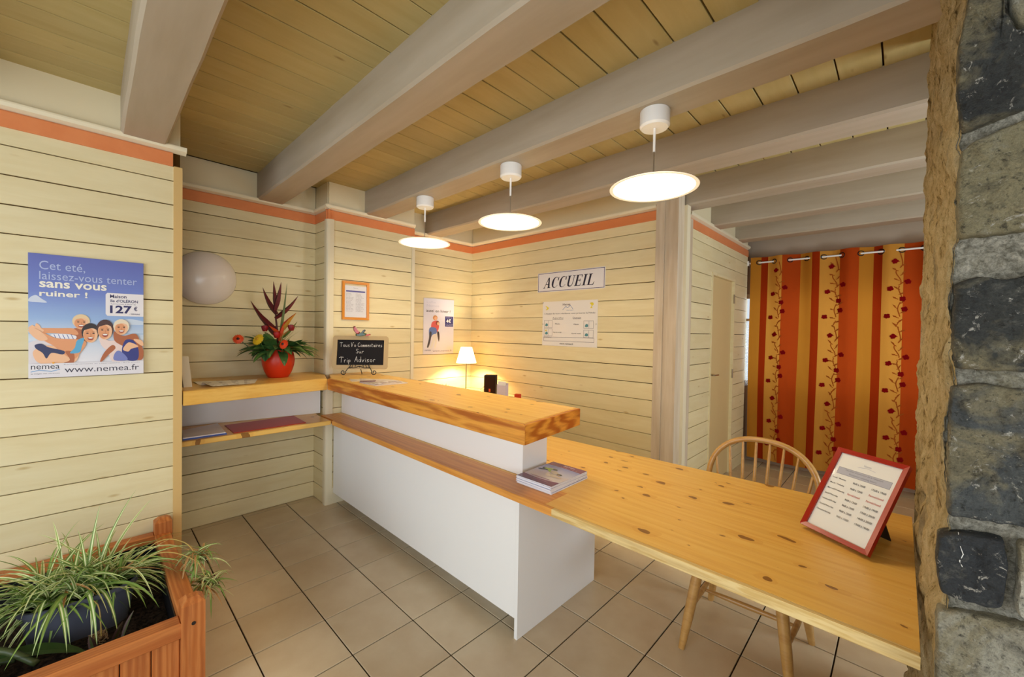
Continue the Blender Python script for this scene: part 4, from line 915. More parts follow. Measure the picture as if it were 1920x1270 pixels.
m2 = thing('magazine', 'pale leaflet under the fanned magazine near the blackboard easel', 'leaflet', (-3.00, 1.42, 1.1505), radians(-20))
MB().prism([(-.12, -.05), (.05, -.05), (.05, .06), (-.05, .07)], -.0003, .0002, 0, (224, 218, 216)).obj('cover', PRINTG, m2)

# blackboard on an iron easel with a ceramic bird
ea = thing('blackboard', 'small chalkboard with white handwriting and pale wooden rim standing on the bar top', 'blackboard', (-3.335, 1.600, 1.158), math.atan2(.79, .60)+0.0)
BW, BH = .455, .285
RIMW = mat('pale_wood_rim', (176, 152, 110), .5, .3)
tilt = thing.__call__ if False else None
def rounded(w_, h_, r, n=5):
    out = []
    for cx, cz, a0 in ((w_/2-r, h_-r, 0), (-w_/2+r, h_-r, 90), (-w_/2+r, r, 180), (w_/2-r, r, 270)):
        for k in range(n+1): a = radians(a0+90*k/n); out.append((cx+r*cos(a), cz+r*sin(a)))
    return out
b = MB(); o1 = rounded(BW, BH, .022); i1 = [(x*(BW-.070)/BW, .034+(z)*(BH-.068)/BH) for x, z in rounded(BW, BH, .006)]; n = len(o1)
V = [(x, .0, z) for x, z in o1]+[(x, -.014, z) for x, z in o1]+[(x, -.014, z) for x, z in i1]+[(x, -.004, z) for x, z in i1]
F = []
for i in range(n):
    j = (i+1) % n
    for a, c in ((0, 1), (1, 2), (2, 3)): F.append((a*n+i, a*n+j, c*n+j, c*n+i)[::-1])
F.append(tuple(range(n)))
b.add(V, F); TILTX = Matrix.Rotation(radians(-9), 4, 'X')
o = b.obj('rim', RIMW, ea); o.matrix_local = Matrix.Translation((0, 0, .045)) @ TILTX
A = Art(BW-.072, BH-.070, (34, 32, 34), y=-.004, th=.001)
CH = (236, 232, 226)
A.hand('Tous Vo Commentaires', .05, .97, .27, .17, CH, .0020); A.hand('Sur', .40, .58, .53, .17, CH, .0020); A.hand('Trip', .06, .30, .90, .22, CH, .0023); A.hand('Advisor', .38, .84, .88, .22, CH, .0023)
CHALK = attr_mat('chalkboard_surface', .8, .1)
o = A.obj('writing_surface', CHALK, ea); o.matrix_local = Matrix.Translation((0, 0, .045)) @ TILTX @ Matrix.Translation((0, 0, .035))
b = MB()
def scroll(sx):
    pts = []
    for k in range(15): a = k/14*2*pi*1.15; r = .022*(1-k/20); pts.append((sx*(.125)-sx*r*cos(a)*1, -.055, .0135+.010+r*sin(a)*-1+.0))
    pts = pts[::-1]; pts += [(sx*.105, -.05, .03), (sx*.09, -.035, .055), (sx*.075, -.02, .075), (sx*.085, -.018, .095)]
    return smooth_path(pts, 3)
b.tube(scroll(-1), .0034, 6).tube(scroll(1), .0034, 6)
b.tube(smooth_path([(-.085, -.03, .062), (-.04, -.03, .058), (0, -.03, .072), (.04, -.03, .058), (.085, -.03, .062)], 5), .0032, 6)
b.tube(smooth_path([(-.06, -.032, .06), (-.05, -.034, .085), (-.03, -.034, .08), (-.035, -.034, .066)], 4), .0028, 6).tube(smooth_path([(.06, -.032, .06), (.05, -.034, .085), (.03, -.034, .08), (.035, -.034, .066)], 4), .0028, 6)
b.tube([(0, -.03, .07), (0, .02, .05), (0, .085, -.0055)], .0034, 6)
b.tube([(-.085, -.03, .062), (-.07, .0, .05), (0, .02, .05), (.07, 0, .05), (.085, -.03, .062)], .003, 6)
b.obj('easel', BLACK, ea, smooth=True)
bi = thing('bird_ornament', 'small red and green painted bird perched on the chalkboard rim', 'ornament', (-3.335+.055*.60-.02, 1.600+.055*.79+.0, 1.484), math.atan2(.79, .60))
bi.location = (-3.352, 1.610, 1.484)
b = MB()
bird = [(-.062, .062), (-.055, .085), (-.035, .055), (-.02, .030), (0, .026), (.02, .030), (.035, .045), (.05, .050), (.030, .020), (.01, .0), (-.02, .0), (-.045, .020)]
def extr(mb, P_, y0, y1, col, edge):
    n = len(P_); cx = sum(p[0] for p in P_)/n; cz = sum(p[1] for p in P_)/n; V = []
    for sc_, y in ((.75, y0), (1, y0+(y1-y0)*.3), (1, y0+(y1-y0)*.7), (.75, y1)): V += [(cx+(x-cx)*sc_, y, cz+(z-cz)*sc_) for x, z in P_]
    mb.add(V, [(r*n+i, r*n+(i+1) % n, (r+1)*n+(i+1) % n, (r+1)*n+i) for r in range(3) for i in range(n)], edge); mb.add(V[:n], [tuple(range(n))[::-1]], col); mb.add(V[3*n:], [tuple(range(n))], col)
GLZ = attr_mat('glazed_paint', .2, .6)
extr(b, [(-.04, .004), (.0, 0), (.045, .008), (.052, .022), (.02, .032), (-.015, .03), (-.04, .02)], -.014, .014, (40, 70, 50), (60, 90, 50)); b.obj('body', GLZ, bi, smooth=False)
b = MB(); extr(b, [(-.030, .018), (-.055, .050), (-.060, .082), (-.042, .088), (-.022, .060), (-.002, .034), (-.01, .018)], -.018, -.008, (176, 44, 28), (120, 40, 30)); b.obj('wing', GLZ, bi)
b = MB(); extr(b, [(.0, .026), (.018, .052), (.034, .060), (.042, .050), (.030, .034), (.02, .024)], -.010, .010, (34, 30, 34), (50, 60, 50)); b.obj('head', GLZ, bi)
b = MB(); extr(b, [(.035, .014), (.078, .022), (.084, .012), (.06, .004), (.04, .004)], -.008, .008, (196, 50, 30), (160, 40, 30)); b.obj('tail', GLZ, bi)

# stack of brochures on the worktop next to the riser
PUR = (122, 62, 92)
def brochure(z, dx, dy, dr, label, detail):
    t_ = thing('brochure', label, 'brochure', (-1.250+dx, 1.612+dy, z), dr, 'brochures stacked on the worktop')
    b = MB().box(-.108, .108, -.149, .149, 0, .0034, 0, (224, 224, 230)); b.box(-.1075, .1075, -.1485, .1485, .0034, .0036, 0, (186, 186, 212)); b.obj('pages', PRINT, t_)
    if detail:
        A = Art(.2155, .2975, (190, 192, 218), y=0, th=.0001)
        A.grad(0, 1, 0, .22, (122, 50, 92), (132, 66, 92)); A.grad(0, 1, .20, .55, (146, 156, 214), (206, 206, 226)); A.grad(0, 1, .55, .78, (206, 200, 214), (216, 208, 206)); A.grad(0, 1, .78, 1, (124, 60, 96), (104, 56, 84))
        A.blob([(0, .76), (.3, .80), (.7, .80), (1, .74), (1, .79), (.6, .84), (.3, .84), (0, .81)], (214, 206, 216)); A.blob([(0, .24), (.4, .20), (1, .24), (1, .20), (.5, .17), (0, .19)], (150, 160, 214))
        for q, (u, t_2, r1, r2, c_, ro) in enumerate([(.20, .40, .13, .045, (40, 44, 48), .5), (.28, .36, .14, .035, (176, 206, 60), -.4), (.36, .44, .12, .03, (160, 196, 50), .9), (.14, .46, .10, .025, (34, 38, 44), -.3), (.42, .34, .07, .03, (70, 90, 60), .2), (.52, .46, .13, .06, (196, 186, 172), .6), (.62, .60, .14, .06, (206, 196, 180), .4), (.70, .50, .07, .035, (84, 84, 60), 0), (.50, .62, .11, .04, (224, 216, 206), 1.0), (.80, .62, .08, .04, (206, 190, 176), .3), (.44, .54, .05, .03, (226, 220, 222), .4), (.70, .52, .04, .02, (150, 120, 70), .3)]): A.ell(u, t_2, r1, r2, c_, ro*.5)
        A.text('nemea', .42, .74, .055, .11, (224, 196, 210)); A.line([(.40, .15), (.85, .15)], .003, (206, 150, 170)); A.text('vos vacances en résidence', .30, .80, .885, .91, (196, 150, 176)); A.line([(.05, .825), (.75, .825)], .002, (190, 150, 180))
        o = A.obj('cover', PRINTG, t_); o.rotation_euler = (-pi/2, 0, 0); o.location = (0, -.14875, .0037)
    return t_
random.seed(5)
for k in range(10):
    last = k == 9
    brochure(.8005+k*.00375, random.uniform(-.0035, .0035) if not last else 0, random.uniform(-.0035, .0035) if not last else 0, random.uniform(-.012, .012), 'purple and lilac brochure topmost in the stack on the worktop' if last else 'lowest brochure of the worktop stack, lying on the wood' if k == 0 else 'brochure seen edge-on beneath the topmost one in the worktop stack', last)

# ---------------------------------------------------------------- opening hours sign
BLp = Vector((-.262, 1.938, .8)); BRp = Vector((-.056, 1.813, .8)); bv = BRp-BLp; FW, FH = .240, .345
sf = thing('table_sign', 'red framed opening hours sign leaning back on the worktop by the stone wall', 'sign', ((BLp+BRp)/2+Vector((0, 0, .0005))), math.atan2(bv.y, bv.x))
pf = picture_frame(sf, FW, FH, .0165, .016, REDF); TS = Matrix.Rotation(radians(-33), 4, 'X'); pf.matrix_local = Matrix.Translation((0, .0, .0085)) @ TS
A = Art(FW-.030, FH-.030, (232, 232, 228), y=-.004, th=.002)
A.rect(.07, .93, .185, .275, (120, 120, 132)); A.rect(.075, .925, .189, .271, (176, 178, 192)); A.text("Horaires d'ouverture de la réception", .20, .80, .196, .222, (110, 112, 124)); A.text('Reception opening hours', .28, .72, .236, .260, (110, 112, 124))
A.text('Nemea', .44, .56, .08, .105, (170, 172, 186)); A.line([(.36, .13), (.5, .115), (.64, .13)], .0015, (190, 192, 206))
TD = (46, 44, 56); RD = (190, 76, 70)
for i, (d_, a_, b2_) in enumerate([('Lundi / Monday', '9h00 à 12h00', '17h00 à 19h00'), ('Mardi / Tuesday', '9h00 à 12h00', 'Fermé/closed'), ('Mercredi/Wednesday', 'Fermé/closed', 'Fermé/closed'), ('Jeudi/Thursday', '9h00 à 12h00', '17h00 à 19h00'), ('Vendredi/Friday', '9h00 à 12h00', '17h00 à 20h00'), ('Samedi/Saturday', '9h00 à 12h00', '14h00 à 20h00'), ('Dimanche/Sunday', '9h00 à 12h00', '17h00 à 19h00')]):
    t0 = .325+i*.074; A.text(d_, .05, .05+.0165*len(d_), t0, t0+.024, TD, .008); A.text(a_, .40, .60, t0, t0+.024, RD if 'F' in a_ else TD, .008); A.text(b2_, .70, .92, t0, t0+.024, RD if 'F' in b2_ else TD, .008)
ps = A.obj('hours_sheet', PRINT, sf); ps.matrix_local = Matrix.Translation((0, .0, .0085)) @ TS @ Matrix.Translation((0, 0, .015))
GP = mat('clear_cover', (255, 255, 255), .08, .5); GP.node_tree.nodes['Principled BSDF'].inputs['Transmission Weight'].default_value = 1
o = MB().box(-.105, .105, -.0088, -.0080, .015, FH-.015).obj('pane', GLASS, sf); o.matrix_local = pf.matrix_local
o = MB().box(-.105, .105, -.003, 0, .01, FH-.01).obj('backing', mat('dark_backing', (60, 40, 26), .7, .2), sf); o.matrix_local = pf.matrix_local
o = MB().prism([(-.035, .145), (.035, .145), (.035, .150), (-.035, .150)], 0, .001).obj('backing_foot', BLACK, sf)
b = MB(); b.add([(-.03, .135, .215), (.03, .135, .215), (.045, .215, .001), (-.045, .215, .001), (-.03, .139, .217), (.03, .139, .217), (.045, .219, .001), (-.045, .219, .001)], [(0, 1, 2, 3), (7, 6, 5, 4), (0, 4, 5, 1), (1, 5, 6, 2), (2, 6, 7, 3), (3, 7, 4, 0)]); b.obj('strut', BLACK, sf); bpy.data.objects.remove(o)

# ---------------------------------------------------------------- Windsor chair behind the table
chh = thing('spindle_chair', 'light wooden hoop-backed spindle chair pushed under the worktop', 'chair', (-.53, 2.27, 0))
feet = [Vector(p) for p in ((-.744, 2.02, 0), (-.300, 2.06, 0), (-.286, 2.516, 0), (-.765, 2.51, 0))]
seatc = Vector((-.53, 2.29, .43)); tops = []
for i, f in enumerate(feet):
    t2 = f.lerp(Vector((seatc.x, seatc.y, 0)), .26); t2.z = .432; tops.append(t2); d = [f+(t2-f)*q for q in (0, .35, .75, 1)]
    pw(MB().tube(d, [.015, .023, .025, .020], 14).obj('leg', CHAIRM, chh, smooth=True, angle=60))
def onleg(i, h): return feet[i].lerp(tops[i], h/.432)
s1a, s1b = onleg(0, .19), onleg(3, .19); s2a, s2b = onleg(1, .19), onleg(2, .19)
for a, b_ in ((s1a, s1b), (s2a, s2b), (s1a.lerp(s1b, .5), s2a.lerp(s2b, .5))):
    pw(MB().tube([a.lerp(b_, q) for q in (0, .2, .5, .8, 1)], [.007, .011, .0135, .011, .007], 12).obj('stretcher', CHAIRM, chh, smooth=True, angle=60))
b = MB(); P_ = []
for k in range(28):
    a = 2*pi*k/28; r = (abs(cos(a))**3.0+abs(sin(a))**3.0)**(-1/3.0); wf_ = 1-.10*(sin(a) > 0)*sin(a); P_.append((seatc.x+.215*cos(a)*r*wf_, seatc.y+.205*sin(a)*r))
b.prism(P_, .425, .458, .008); pw(b.obj('seat', CHAIRM, chh, smooth=True, angle=40))
hoop = []
for k in range(33):
    a = pi*k/32; c_ = cos(a); s_2 = sin(a); e = 2.3
    x = seatc.x-.004+(-1 if c_ > 0 else 1)*abs(c_)**(2/e)*.262; z = .72+.250*abs(s_2)**(2/e); hoop.append((x, z))
side_l = [(seatc.x-.20, .455), (seatc.x-.232, .56), (seatc.x-.256, .65)]
hp = side_l+hoop+[(2*seatc.x-.008-x, z) for x, z in side_l[::-1]]
ylean = lambda z: 2.455+(z-.455)*.235
b = MB(); b.tube([(x, ylean(z), z) for x, z in hp], .0155, 10, flat=(1, 1)); pw(b.obj('hoop', CHAIRM, chh, smooth=True, angle=60))
def hoop_z(x):
    u = min(1, abs((x-(seatc.x-.004))/.262)); s_3 = (1-u**2.3)**(1/2.3); return .72+.250*s_3
for k in range(8):
    f = (k-3.5)/3.5; xt = seatc.x-.004+f*.232; xb = seatc.x+f*.165; zt2 = hoop_z(xt)
    pw(MB().tube([(xb+(xt-xb)*q, ylean(.45+(zt2-.45)*q), .45+(zt2-.45)*q) for q in (0, .3, .7, 1)], [.007, .0095, .008, .006], 8).obj('spindle', CHAIRM, chh, smooth=True, angle=60))

# ---------------------------------------------------------------- curtain on a white rod
CURT = bpy.data.materials.new('curtain_cloth'); CURT.use_nodes = True; nt = CURT.node_tree; nt.nodes.clear()
o_ = nt.nodes.new('ShaderNodeOutputMaterial'); m_ = nt.nodes.new('ShaderNodeMixShader'); a_ = nt.nodes.new('ShaderNodeBsdfDiffuse'); b_ = nt.nodes.new('ShaderNodeBsdfTranslucent'); at = nt.nodes.new('ShaderNodeAttribute'); at.attribute_name = 'Col'
m_.inputs[0].default_value = .28
for s_3 in (a_, b_): nt.links.new(at.outputs['Color'], s_3.inputs[0])
nt.links.new(a_.outputs[0], m_.inputs[1]); nt.links.new(b_.outputs[0], m_.inputs[2]); nt.links.new(m_.outputs[0], o_.inputs[0])
cu = thing('curtain', 'orange and yellow striped eyelet curtain with red flower sprigs', 'curtain', (-.45, 5.5, 0))
CTAN, CDRK, CFLW, CORG = (194, 128, 44), (158, 50, 14), (212, 148, 62), (182, 72, 24)
st_e = [(-1.32, -1.212, CTAN), (-1.212, -1.147, CDRK), (-1.147, -.997, CFLW), (-.997, -.839, CORG), (-.839, -.722, CTAN), (-.722, -.655, CDRK), (-.655, -.490, CFLW), (-.490, -.334, CORG), (-.334, -.217, CTAN), (-.217, -.154, CDRK), (-.154, .004, CFLW), (.004, .164, CORG), (.164, .285, CTAN), (.285, .35, CDRK), (.35, .51, CFLW), (.51, .60, CORG)]
ZB, ZT = .085, 2.475
def cy_(x, z):
    f = max(.25, min(1, (z-.3)/1.9)); return 5.5+.030*f*cos(2*pi*(x+1.157)/.305)+.006*sin(x*41+z*1.3)*(1-f*.6)+.012*sin(x*9+z*.9)
def cx_(x, z): return x+.010*sin(z*1.7+x*3)*(1-(z/2.5))
nx, nz = 256, 26; b = MB(); b.v = [(cx_(-1.318+1.9*i/nx, ZB+(ZT-ZB)*j/nz), cy_(-1.318+1.9*i/nx, ZB+(ZT-ZB)*j/nz), ZB+(ZT-ZB)*j/nz) for j in range(nz+1) for i in range(nx+1)]
for j in range(nz):
    for i in range(nx):
        xm = -1.318+1.9*(i+.5)/nx; c_ = next((c for a, e, c in st_e if a <= xm < e), CORG); k = j*(nx+1)+i
        b.f.append([k, k+1, k+nx+2, k+nx+1]); b.c.append(c_); b.mi.append(0)
pw(b.obj('cloth', CURT, cu, smooth=True))
fl_ = MB(); FR, VN = (138, 18, 22), (172, 88, 34)
def cpt(x, z, d=.004): return (cx_(x, z), cy_(x, z)-d, z)
def cpoly(pts, col, d=.004): fl_.add([cpt(x, z, d) for x, z in pts], [tuple(range(len(pts)))], col)
def cline(P_, w_, col):
    Q = [Vector(p) for p in P_]
    for a, c_ in zip(Q[:-1], Q[1:]):
        d = (c_-a).normalized(); n = Vector((-d.y, d.x))*w_/2; cpoly([a-n, c_-n*.8, c_+n*.8, a+n], col, .003)
U = .00161; random.seed(9)
for s0, s1 in ((-1.147, -.997), (-.655, -.490), (-.154, .004), (.35, .51)):
    xc = s0+(s1-s0)*.60; zz = 2.40-.09
    sc_ = (s1-s0)/.165
    for rep in range(4):
        z0_ = 2.30-rep*.74
        fp_ = [(0, 0), (64, -124), (-20, -167), (42, -230), (52, -292), (-33, -335)]
        vine = smooth_path([(xc+(20)*U*sc_+.0, z0_+.10), (xc+35*U*sc_, z0_-.03), (xc+5*U*sc_, z0_-.10), (xc+30*U*sc_, z0_-.19), (xc+20*U*sc_, z0_-.27), (xc+36*U*sc_, z0_-.36), (xc+18*U*sc_, z0_-.46), (xc+30*U*sc_, z0_-.56), (xc+10*U*sc_, z0_-.64)], 5)
        vine = [v for v in vine if ZB+.01 < v.y < ZT-.01]
        for i_ in range(0, len(vine)-3, 9):
            if len(vine[i_:i_+8]) > 2: cline([tuple(v) for v in vine[i_:i_+8]], .009, VN)
        for q in range(16):
            zq = z0_-.74*q/16; sgn = 1 if q % 2 else -1; x0 = xc+22*U*sc_+.008*sin(q*2.3); ln = random.uniform(.030, .055)*sc_; up_ = random.uniform(.01, .05)
            if ZB+.06 < zq < ZT-.10:
                cline([(x0, zq), (x0+sgn*ln*.5, zq+up_*.3), (x0+sgn*ln, zq+up_)], .007, VN)
                ex, ez = x0+sgn*ln, zq+up_; cpoly([(x0+sgn*ln*.3, zq+up_*.2), (ex-sgn*.004, ez-.012), (ex+sgn*.004, ez+.004), (x0+sgn*ln*.5, zq+up_*.6+.006)], VN, .0035)
        for dx, dz in fp_:
            x = xc+dx*U*sc_; z = z0_+dz*U
            if not (ZB+.04 < z < ZT-.04): continue
            ro = dx*.02
            for k, (aa, ll) in enumerate(((90, 1), (20, .9), (160, .9), (235, .8), (300, .7))):
                a = radians(aa)+ro; d_ = Vector((cos(a), sin(a))); n_ = Vector((-d_.y, d_.x)); c0_ = Vector((x, z)); R_ = .030*ll
                cpoly([tuple(c0_), tuple(c0_+d_*R_*.45+n_*R_*.48), tuple(c0_+d_*R_*.85+n_*R_*.38), tuple(c0_+d_*R_*1.05), tuple(c0_+d_*R_*.85-n_*R_*.38), tuple(c0_+d_*R_*.45-n_*R_*.48)], FR, .006+.0004*k)
o = fl_.obj('sprig_print', CURT, cu); pw(o); o['kind'] = 'stuff'; o['label'] = 'red flower and vine print'
GRM = mat('gunmetal_ring', (44, 38, 36), .35, .5, .8)
for k in range(13):
    x = -1.157+.305*(k*.5)+(-.0762 if 1 else 0)
    if x > .55: break
    sgn = 1 if k % 2 == 0 else -1
    ring = []; sl = -.030*2*pi/.305*sin(2*pi*(x+1.157)/.305); tx = Vector((1, sl, 0)).normalized(); z = 2.413
    c0 = Vector((x, cy_(x, z), z))
    for h in range(16): a = 2*pi*h/16; ring.append(c0+tx*.024*cos(a)*1.15+Vector((0, 0, .024*sin(a))))
    pw(MB().tube(ring, .0055, 6, closed=True, upv=(0, -1, 0)).obj('eyelet', GRM, cu, smooth=True))
rod = thing('curtain_rod', 'white rod threading the eyelets of the striped curtain', 'curtain rod', (-.3, 5.5, 2.413))
pw(MB().tube([(-1.354, 5.5, 2.413), (2.27, 5.5, 2.413)], .0095, 12).obj('pole', WHITEM, rod, smooth=True, angle=40))
pw(MB().box(-1.355, -1.340, 5.475, 5.525, 2.385, 2.441, .003).obj('bracket', WHITEM, rod))
# thin lace in front of the window panes
LACE = bpy.data.materials.new('lace'); LACE.use_nodes = True; nt = LACE.node_tree; nt.nodes.clear()
o_ = nt.nodes.new('ShaderNodeOutputMaterial'); m_ = nt.nodes.new('ShaderNodeMixShader'); a_ = nt.nodes.new('ShaderNodeBsdfTransparent'); b_ = nt.nodes.new('ShaderNodeBsdfTranslucent'); b_.inputs[0].default_value = (.85, .87, .85, 1)
ns = nt.nodes.new('ShaderNodeTexNoise'); ns.inputs['Scale'].default_value = 60; tc = nt.nodes.new('ShaderNodeTexCoord'); rp = nt.nodes.new('ShaderNodeValToRGB'); rp.color_ramp.elements[0].position = .42; rp.color_ramp.elements[1].position = .55
nt.links.new(tc.outputs['Object'], ns.inputs['Vector']); nt.links.new(ns.outputs['Fac'], rp.inputs[0]); nt.links.new(rp.outputs[0], m_.inputs[0]); nt.links.new(a_.outputs[0], m_.inputs[1]); nt.links.new(b_.outputs[0], m_.inputs[2]); nt.links.new(m_.outputs[0], o_.inputs[0])
b = MB(); nx = 90; b.v = [(-1.43+2.15*i/nx, 5.672+.008*sin(i*1.1), z) for z in (.92, 1.72) for i in range(nx+1)]; b.f = [[i, i+1, nx+2+i, nx+1+i] for i in range(nx)]; b.c = [None]*nx; b.mi = [0]*nx
o = b.obj('net_curtain', LACE, None, smooth=True); tag(o, 'thin white lace across the lower window, glimpsed left of the striped curtain', 'net curtain')

# ---------------------------------------------------------------- planter with plants
pl = thing('planter_box', 'reddish wooden planter trough with square posts along the left wall', 'planter', (-2.57, -.3, 0))
X0, X1, Y0, Y1 = -3.115, -2.055, -.98, .330
def post(x, y, zt2=.435):
    b = MB(); h_ = .039; z = zt2-.022
    V = [(-h_, -h_, 0), (h_, -h_, 0), (h_, h_, 0), (-h_, h_, 0), (-h_, -h_, z), (h_, -h_, z), (h_, h_, z), (-h_, h_, z), (-.018, -.018, zt2), (.018, -.018, zt2), (.018, .018, zt2), (-.018, .018, zt2)]
    # grain runs up: mesh laid along X, turned upright
    V = [(z_, y_, -x_) for x_, y_, z_ in V]
    b.add(V, [(3, 2, 1, 0), (0, 1, 5, 4), (1, 2, 6, 5), (2, 3, 7, 6), (3, 0, 4, 7), (4, 5, 9, 8), (5, 6, 10, 9), (6, 7, 11, 10), (7, 4, 8, 11), (8, 9, 10, 11)])
    o = b.obj('post', CEDAR, pl, (x, y, 0)); o.rotation_euler = (0, -pi/2, 0); return pw(o)
HP = .039
for x in (X0+HP, X1-HP):
    for y in (Y0+HP, Y1-HP): post(x, y)
MB().tube([(X1+.0002, Y1-HP, .335), (X1+.002, Y1-HP, .335)], .0075, 10).obj('screw', BLACK, pl, smooth=True, angle=40); pw(pl.children[-1])
for (a, b_, c_, d_, al) in ((X0+2*HP, X1-2*HP, Y1-.078, Y1-.008, 'x'), (X0+2*HP, X1-2*HP, Y0+.008, Y0+.078, 'x'), (X1-.078, X1-.008, Y0+2*HP, Y1-2*HP, 'y'), (X0+.008, X0+.078, Y0+2*HP, Y1-2*HP, 'y')):
    pw(wood_box('rail', CEDAR, pl, a, b_, c_, d_, .285, .350, .004, al)); pw(wood_box('rail', CEDAR, pl, a+.0, b_-.0, c_+.012, d_-.012, .04, .09, .003, al))
def slats(x0, x1, y0, y1, al):
    L = (x1-x0) if al == 'x' else (y1-y0); n = round(L/.087); s_ = L/n
    for k in range(n):
        if al == 'x': o = wood_box('slat', CEDAR, pl, x0+k*s_+.0015, x0+(k+1)*s_-.0015, y0, y1, .09, .285, .003, 'z')
        else: o = wood_box('slat', CEDAR, pl, x0, x1, y0+k*s_+.0015, y0+(k+1)*s_-.0015, .09, .285, .003, 'z')
        pw(o)
slats(X1-.045, X1-.028, Y0+2*HP, Y1-2*HP, 'y'); slats(X0+2*HP, X1-2*HP, Y1-.045, Y1-.028, 'x')
LINER = mat('black_liner', (24, 26, 30), .3, .5)
b = MB(); zt2 = .31; a_, b_, c_, d_ = X0+.080, X1-.080, Y0+.080, Y1-.080
for q in ((a_, b_, d_-.003, d_), (a_, b_, c_, c_+.003), (a_, a_+.003, c_, d_), (b_-.003, b_, c_, d_)): b.box(q[0], q[1], q[2], q[3], .06, zt2)
pw(b.box(a_, b_, c_, d_, .055, .06).obj('liner', LINER, pl))
SOIL = mat('dark_soil', (38, 30, 26), .95, .1); t = NT(SOIL); n1 = t.noise(t.coords((1, 1, 1), False), 60, 6, .7); t.col(t.mix(t.ramp(n1, [(.4, 0.), (.7, 1.)]), (26, 20, 18), (74, 60, 48))); t.bump(n1, 1, .01)
b = MB(); nu, nv = 50, 60
b.v = [(a_+.004+(b_-a_-.008)*i/nu, c_+.004+(d_-c_-.008)*j/nv, .205+.02*fbm(Vector((i*.35, j*.35, 1)))+.008*fbm(Vector((i*1.3, j*1.3, 3)))) for j in range(nv+1) for i in range(nu+1)]
b.f = [[j*(nu+1)+i, j*(nu+1)+i+1, (j+1)*(nu+1)+i+1, (j+1)*(nu+1)+i] for j in range(nv) for i in range(nu)]; b.c = [None]*len(b.f); b.mi = [0]*len(b.f)
o = pw(b.obj('soil', SOIL, pl, smooth=True)); o['kind'] = 'stuff'

POTG = mat('slate_plastic', (84, 88, 102), .35, .5)
spn = thing('spider_plant', 'variegated spider plant spilling from a slate grey oval pot in the planter', 'potted plant', (-2.60, -.03, .195), radians(90))
def oval(rx, ry, z, n=40, e=3.2):
    return [((1 if cos(a) > 0 else -1)*abs(cos(a))**(2/e)*rx, (1 if sin(a) > 0 else -1)*abs(sin(a))**(2/e)*ry, z) for a in [2*pi*k/n for k in range(n)]]
rings = [oval(.140, .100, 0), oval(.152, .115, .01), oval(.178, .135, .165), oval(.186, .142, .170), oval(.186, .142, .190), oval(.177, .132, .190), oval(.172, .128, .15)]
b = MB(); n = 40; V = [p for r in rings for p in r]; b.add(V, [(r*n+k, r*n+(k+1) % n, (r+1)*n+(k+1) % n, (r+1)*n+k) for r in range(len(rings)-1) for k in range(n)]+[tuple(range(n))[::-1]])
b.obj('pot', POTG, spn, smooth=True, angle=40)
b = MB(); V = [(x*.985, y*.985, .155+.006*random.uniform(-1, 1)) for x, y, z in oval(.174, .13, 0)]; b.add(V+[(0, 0, .165)], [(k, (k+1) % n, n) for k in range(n)]); b.obj('potting_soil', SOIL, spn)
random.seed(21)
SG, SE, SG2 = (110, 142, 62), (218, 224, 170), (138, 164, 82)
def spider_leaf(parent, base, d, L, w_, droop, dry=False):
    m = MB(); c1, c2 = ((170, 120, 70), (190, 150, 96)) if dry else ((SE, SG) if random.random() < .55 else (SG2, random.choice([SE, SG])))
    blade(m, base, d, L, w_, droop, c1, c2, 9, .35, random.uniform(-.6, .6), lambda f: (min(1, .6+f*2)*(1-f**2.2)+.03)); return m.obj('leaf', LEAFM, parent, smooth=True)
for k in range(270):
    a = random.uniform(0, 2*pi); u = random.uniform(-.13, .13); v = random.uniform(-.06, .06); el = random.choice([random.uniform(.3, .9), random.uniform(.8, 2.2)])
    spider_leaf(spn, (u, v, .16), (cos(a)*1.1+u*2, sin(a)*.8, el), random.uniform(.20, .38), random.uniform(.010, .017), random.uniform(1.0, 2.6), k % 23 == 0)
for (dx, dy, el, L, dr_) in ((.35, .25, 1.5, .42, 1.0), (.5, .4, 1.25, .40, .9), (-.5, .1, .9, .44, 1.1), (-.8, -.3, .8, .42, 1.2), (.15, .3, 1.7, .36, .8), (-.2, -.6, .7, .36, 2.6), (.1, -.7, .6, .36, 2.9), (.25, -.7, .7, .34, 3.0), (-.6, -.5, .6, .40, 2.2)): spider_leaf(spn, (dx*.1, dy*.05, .16), (dx, dy, el), L, .018, dr_)
# plantlets hanging over the right hand rail on long stems
for (pts, ctr, nn) in (([(.10, .02, .16), (.25, -.02, .30), (.35, -.06, .28), (.40, -.10, .20)], (.40, -.10, .20), 70), ([(.10, .0, .16), (.25, -.10, .28), (.38, -.17, .22), (.42, -.20, .11)], (.42, -.20, .11), 90), ([(.0, -.06, .16), (.05, -.18, .17), (.06, -.22, .05)], (.06, -.22, .06), 0)):
    MB().tube(smooth_path(pts, 5), .0022, 6, (186, 160, 90)).obj('runner', LEAFM, spn)
    for k in range(nn):
        a = random.uniform(0, 2*pi); spider_leaf(spn, Vector(ctr)+Vector((random.uniform(-.03, .03), random.uniform(-.03, .03), random.uniform(-.03, .03))), (cos(a), sin(a), random.uniform(-.4, 1.0)), random.uniform(.07, .15), .010, random.uniform(1, 2.5), random.random() < .25)
# root balls hanging at the pot side
rb = MB(); random.seed(8)
for k in range(40):
    c0 = Vector((.05, -.185, .03)); P_ = [c0+Vector((random.uniform(-.03, .03), random.uniform(-.02, .02), random.uniform(-.025, .025))) for _ in range(4)]; rb.tube(smooth_path(P_, 3), .0012, 4, (150, 120, 84))
o = rb.obj('root_tangle', LEAFM, spn); o['kind'] = 'stuff'

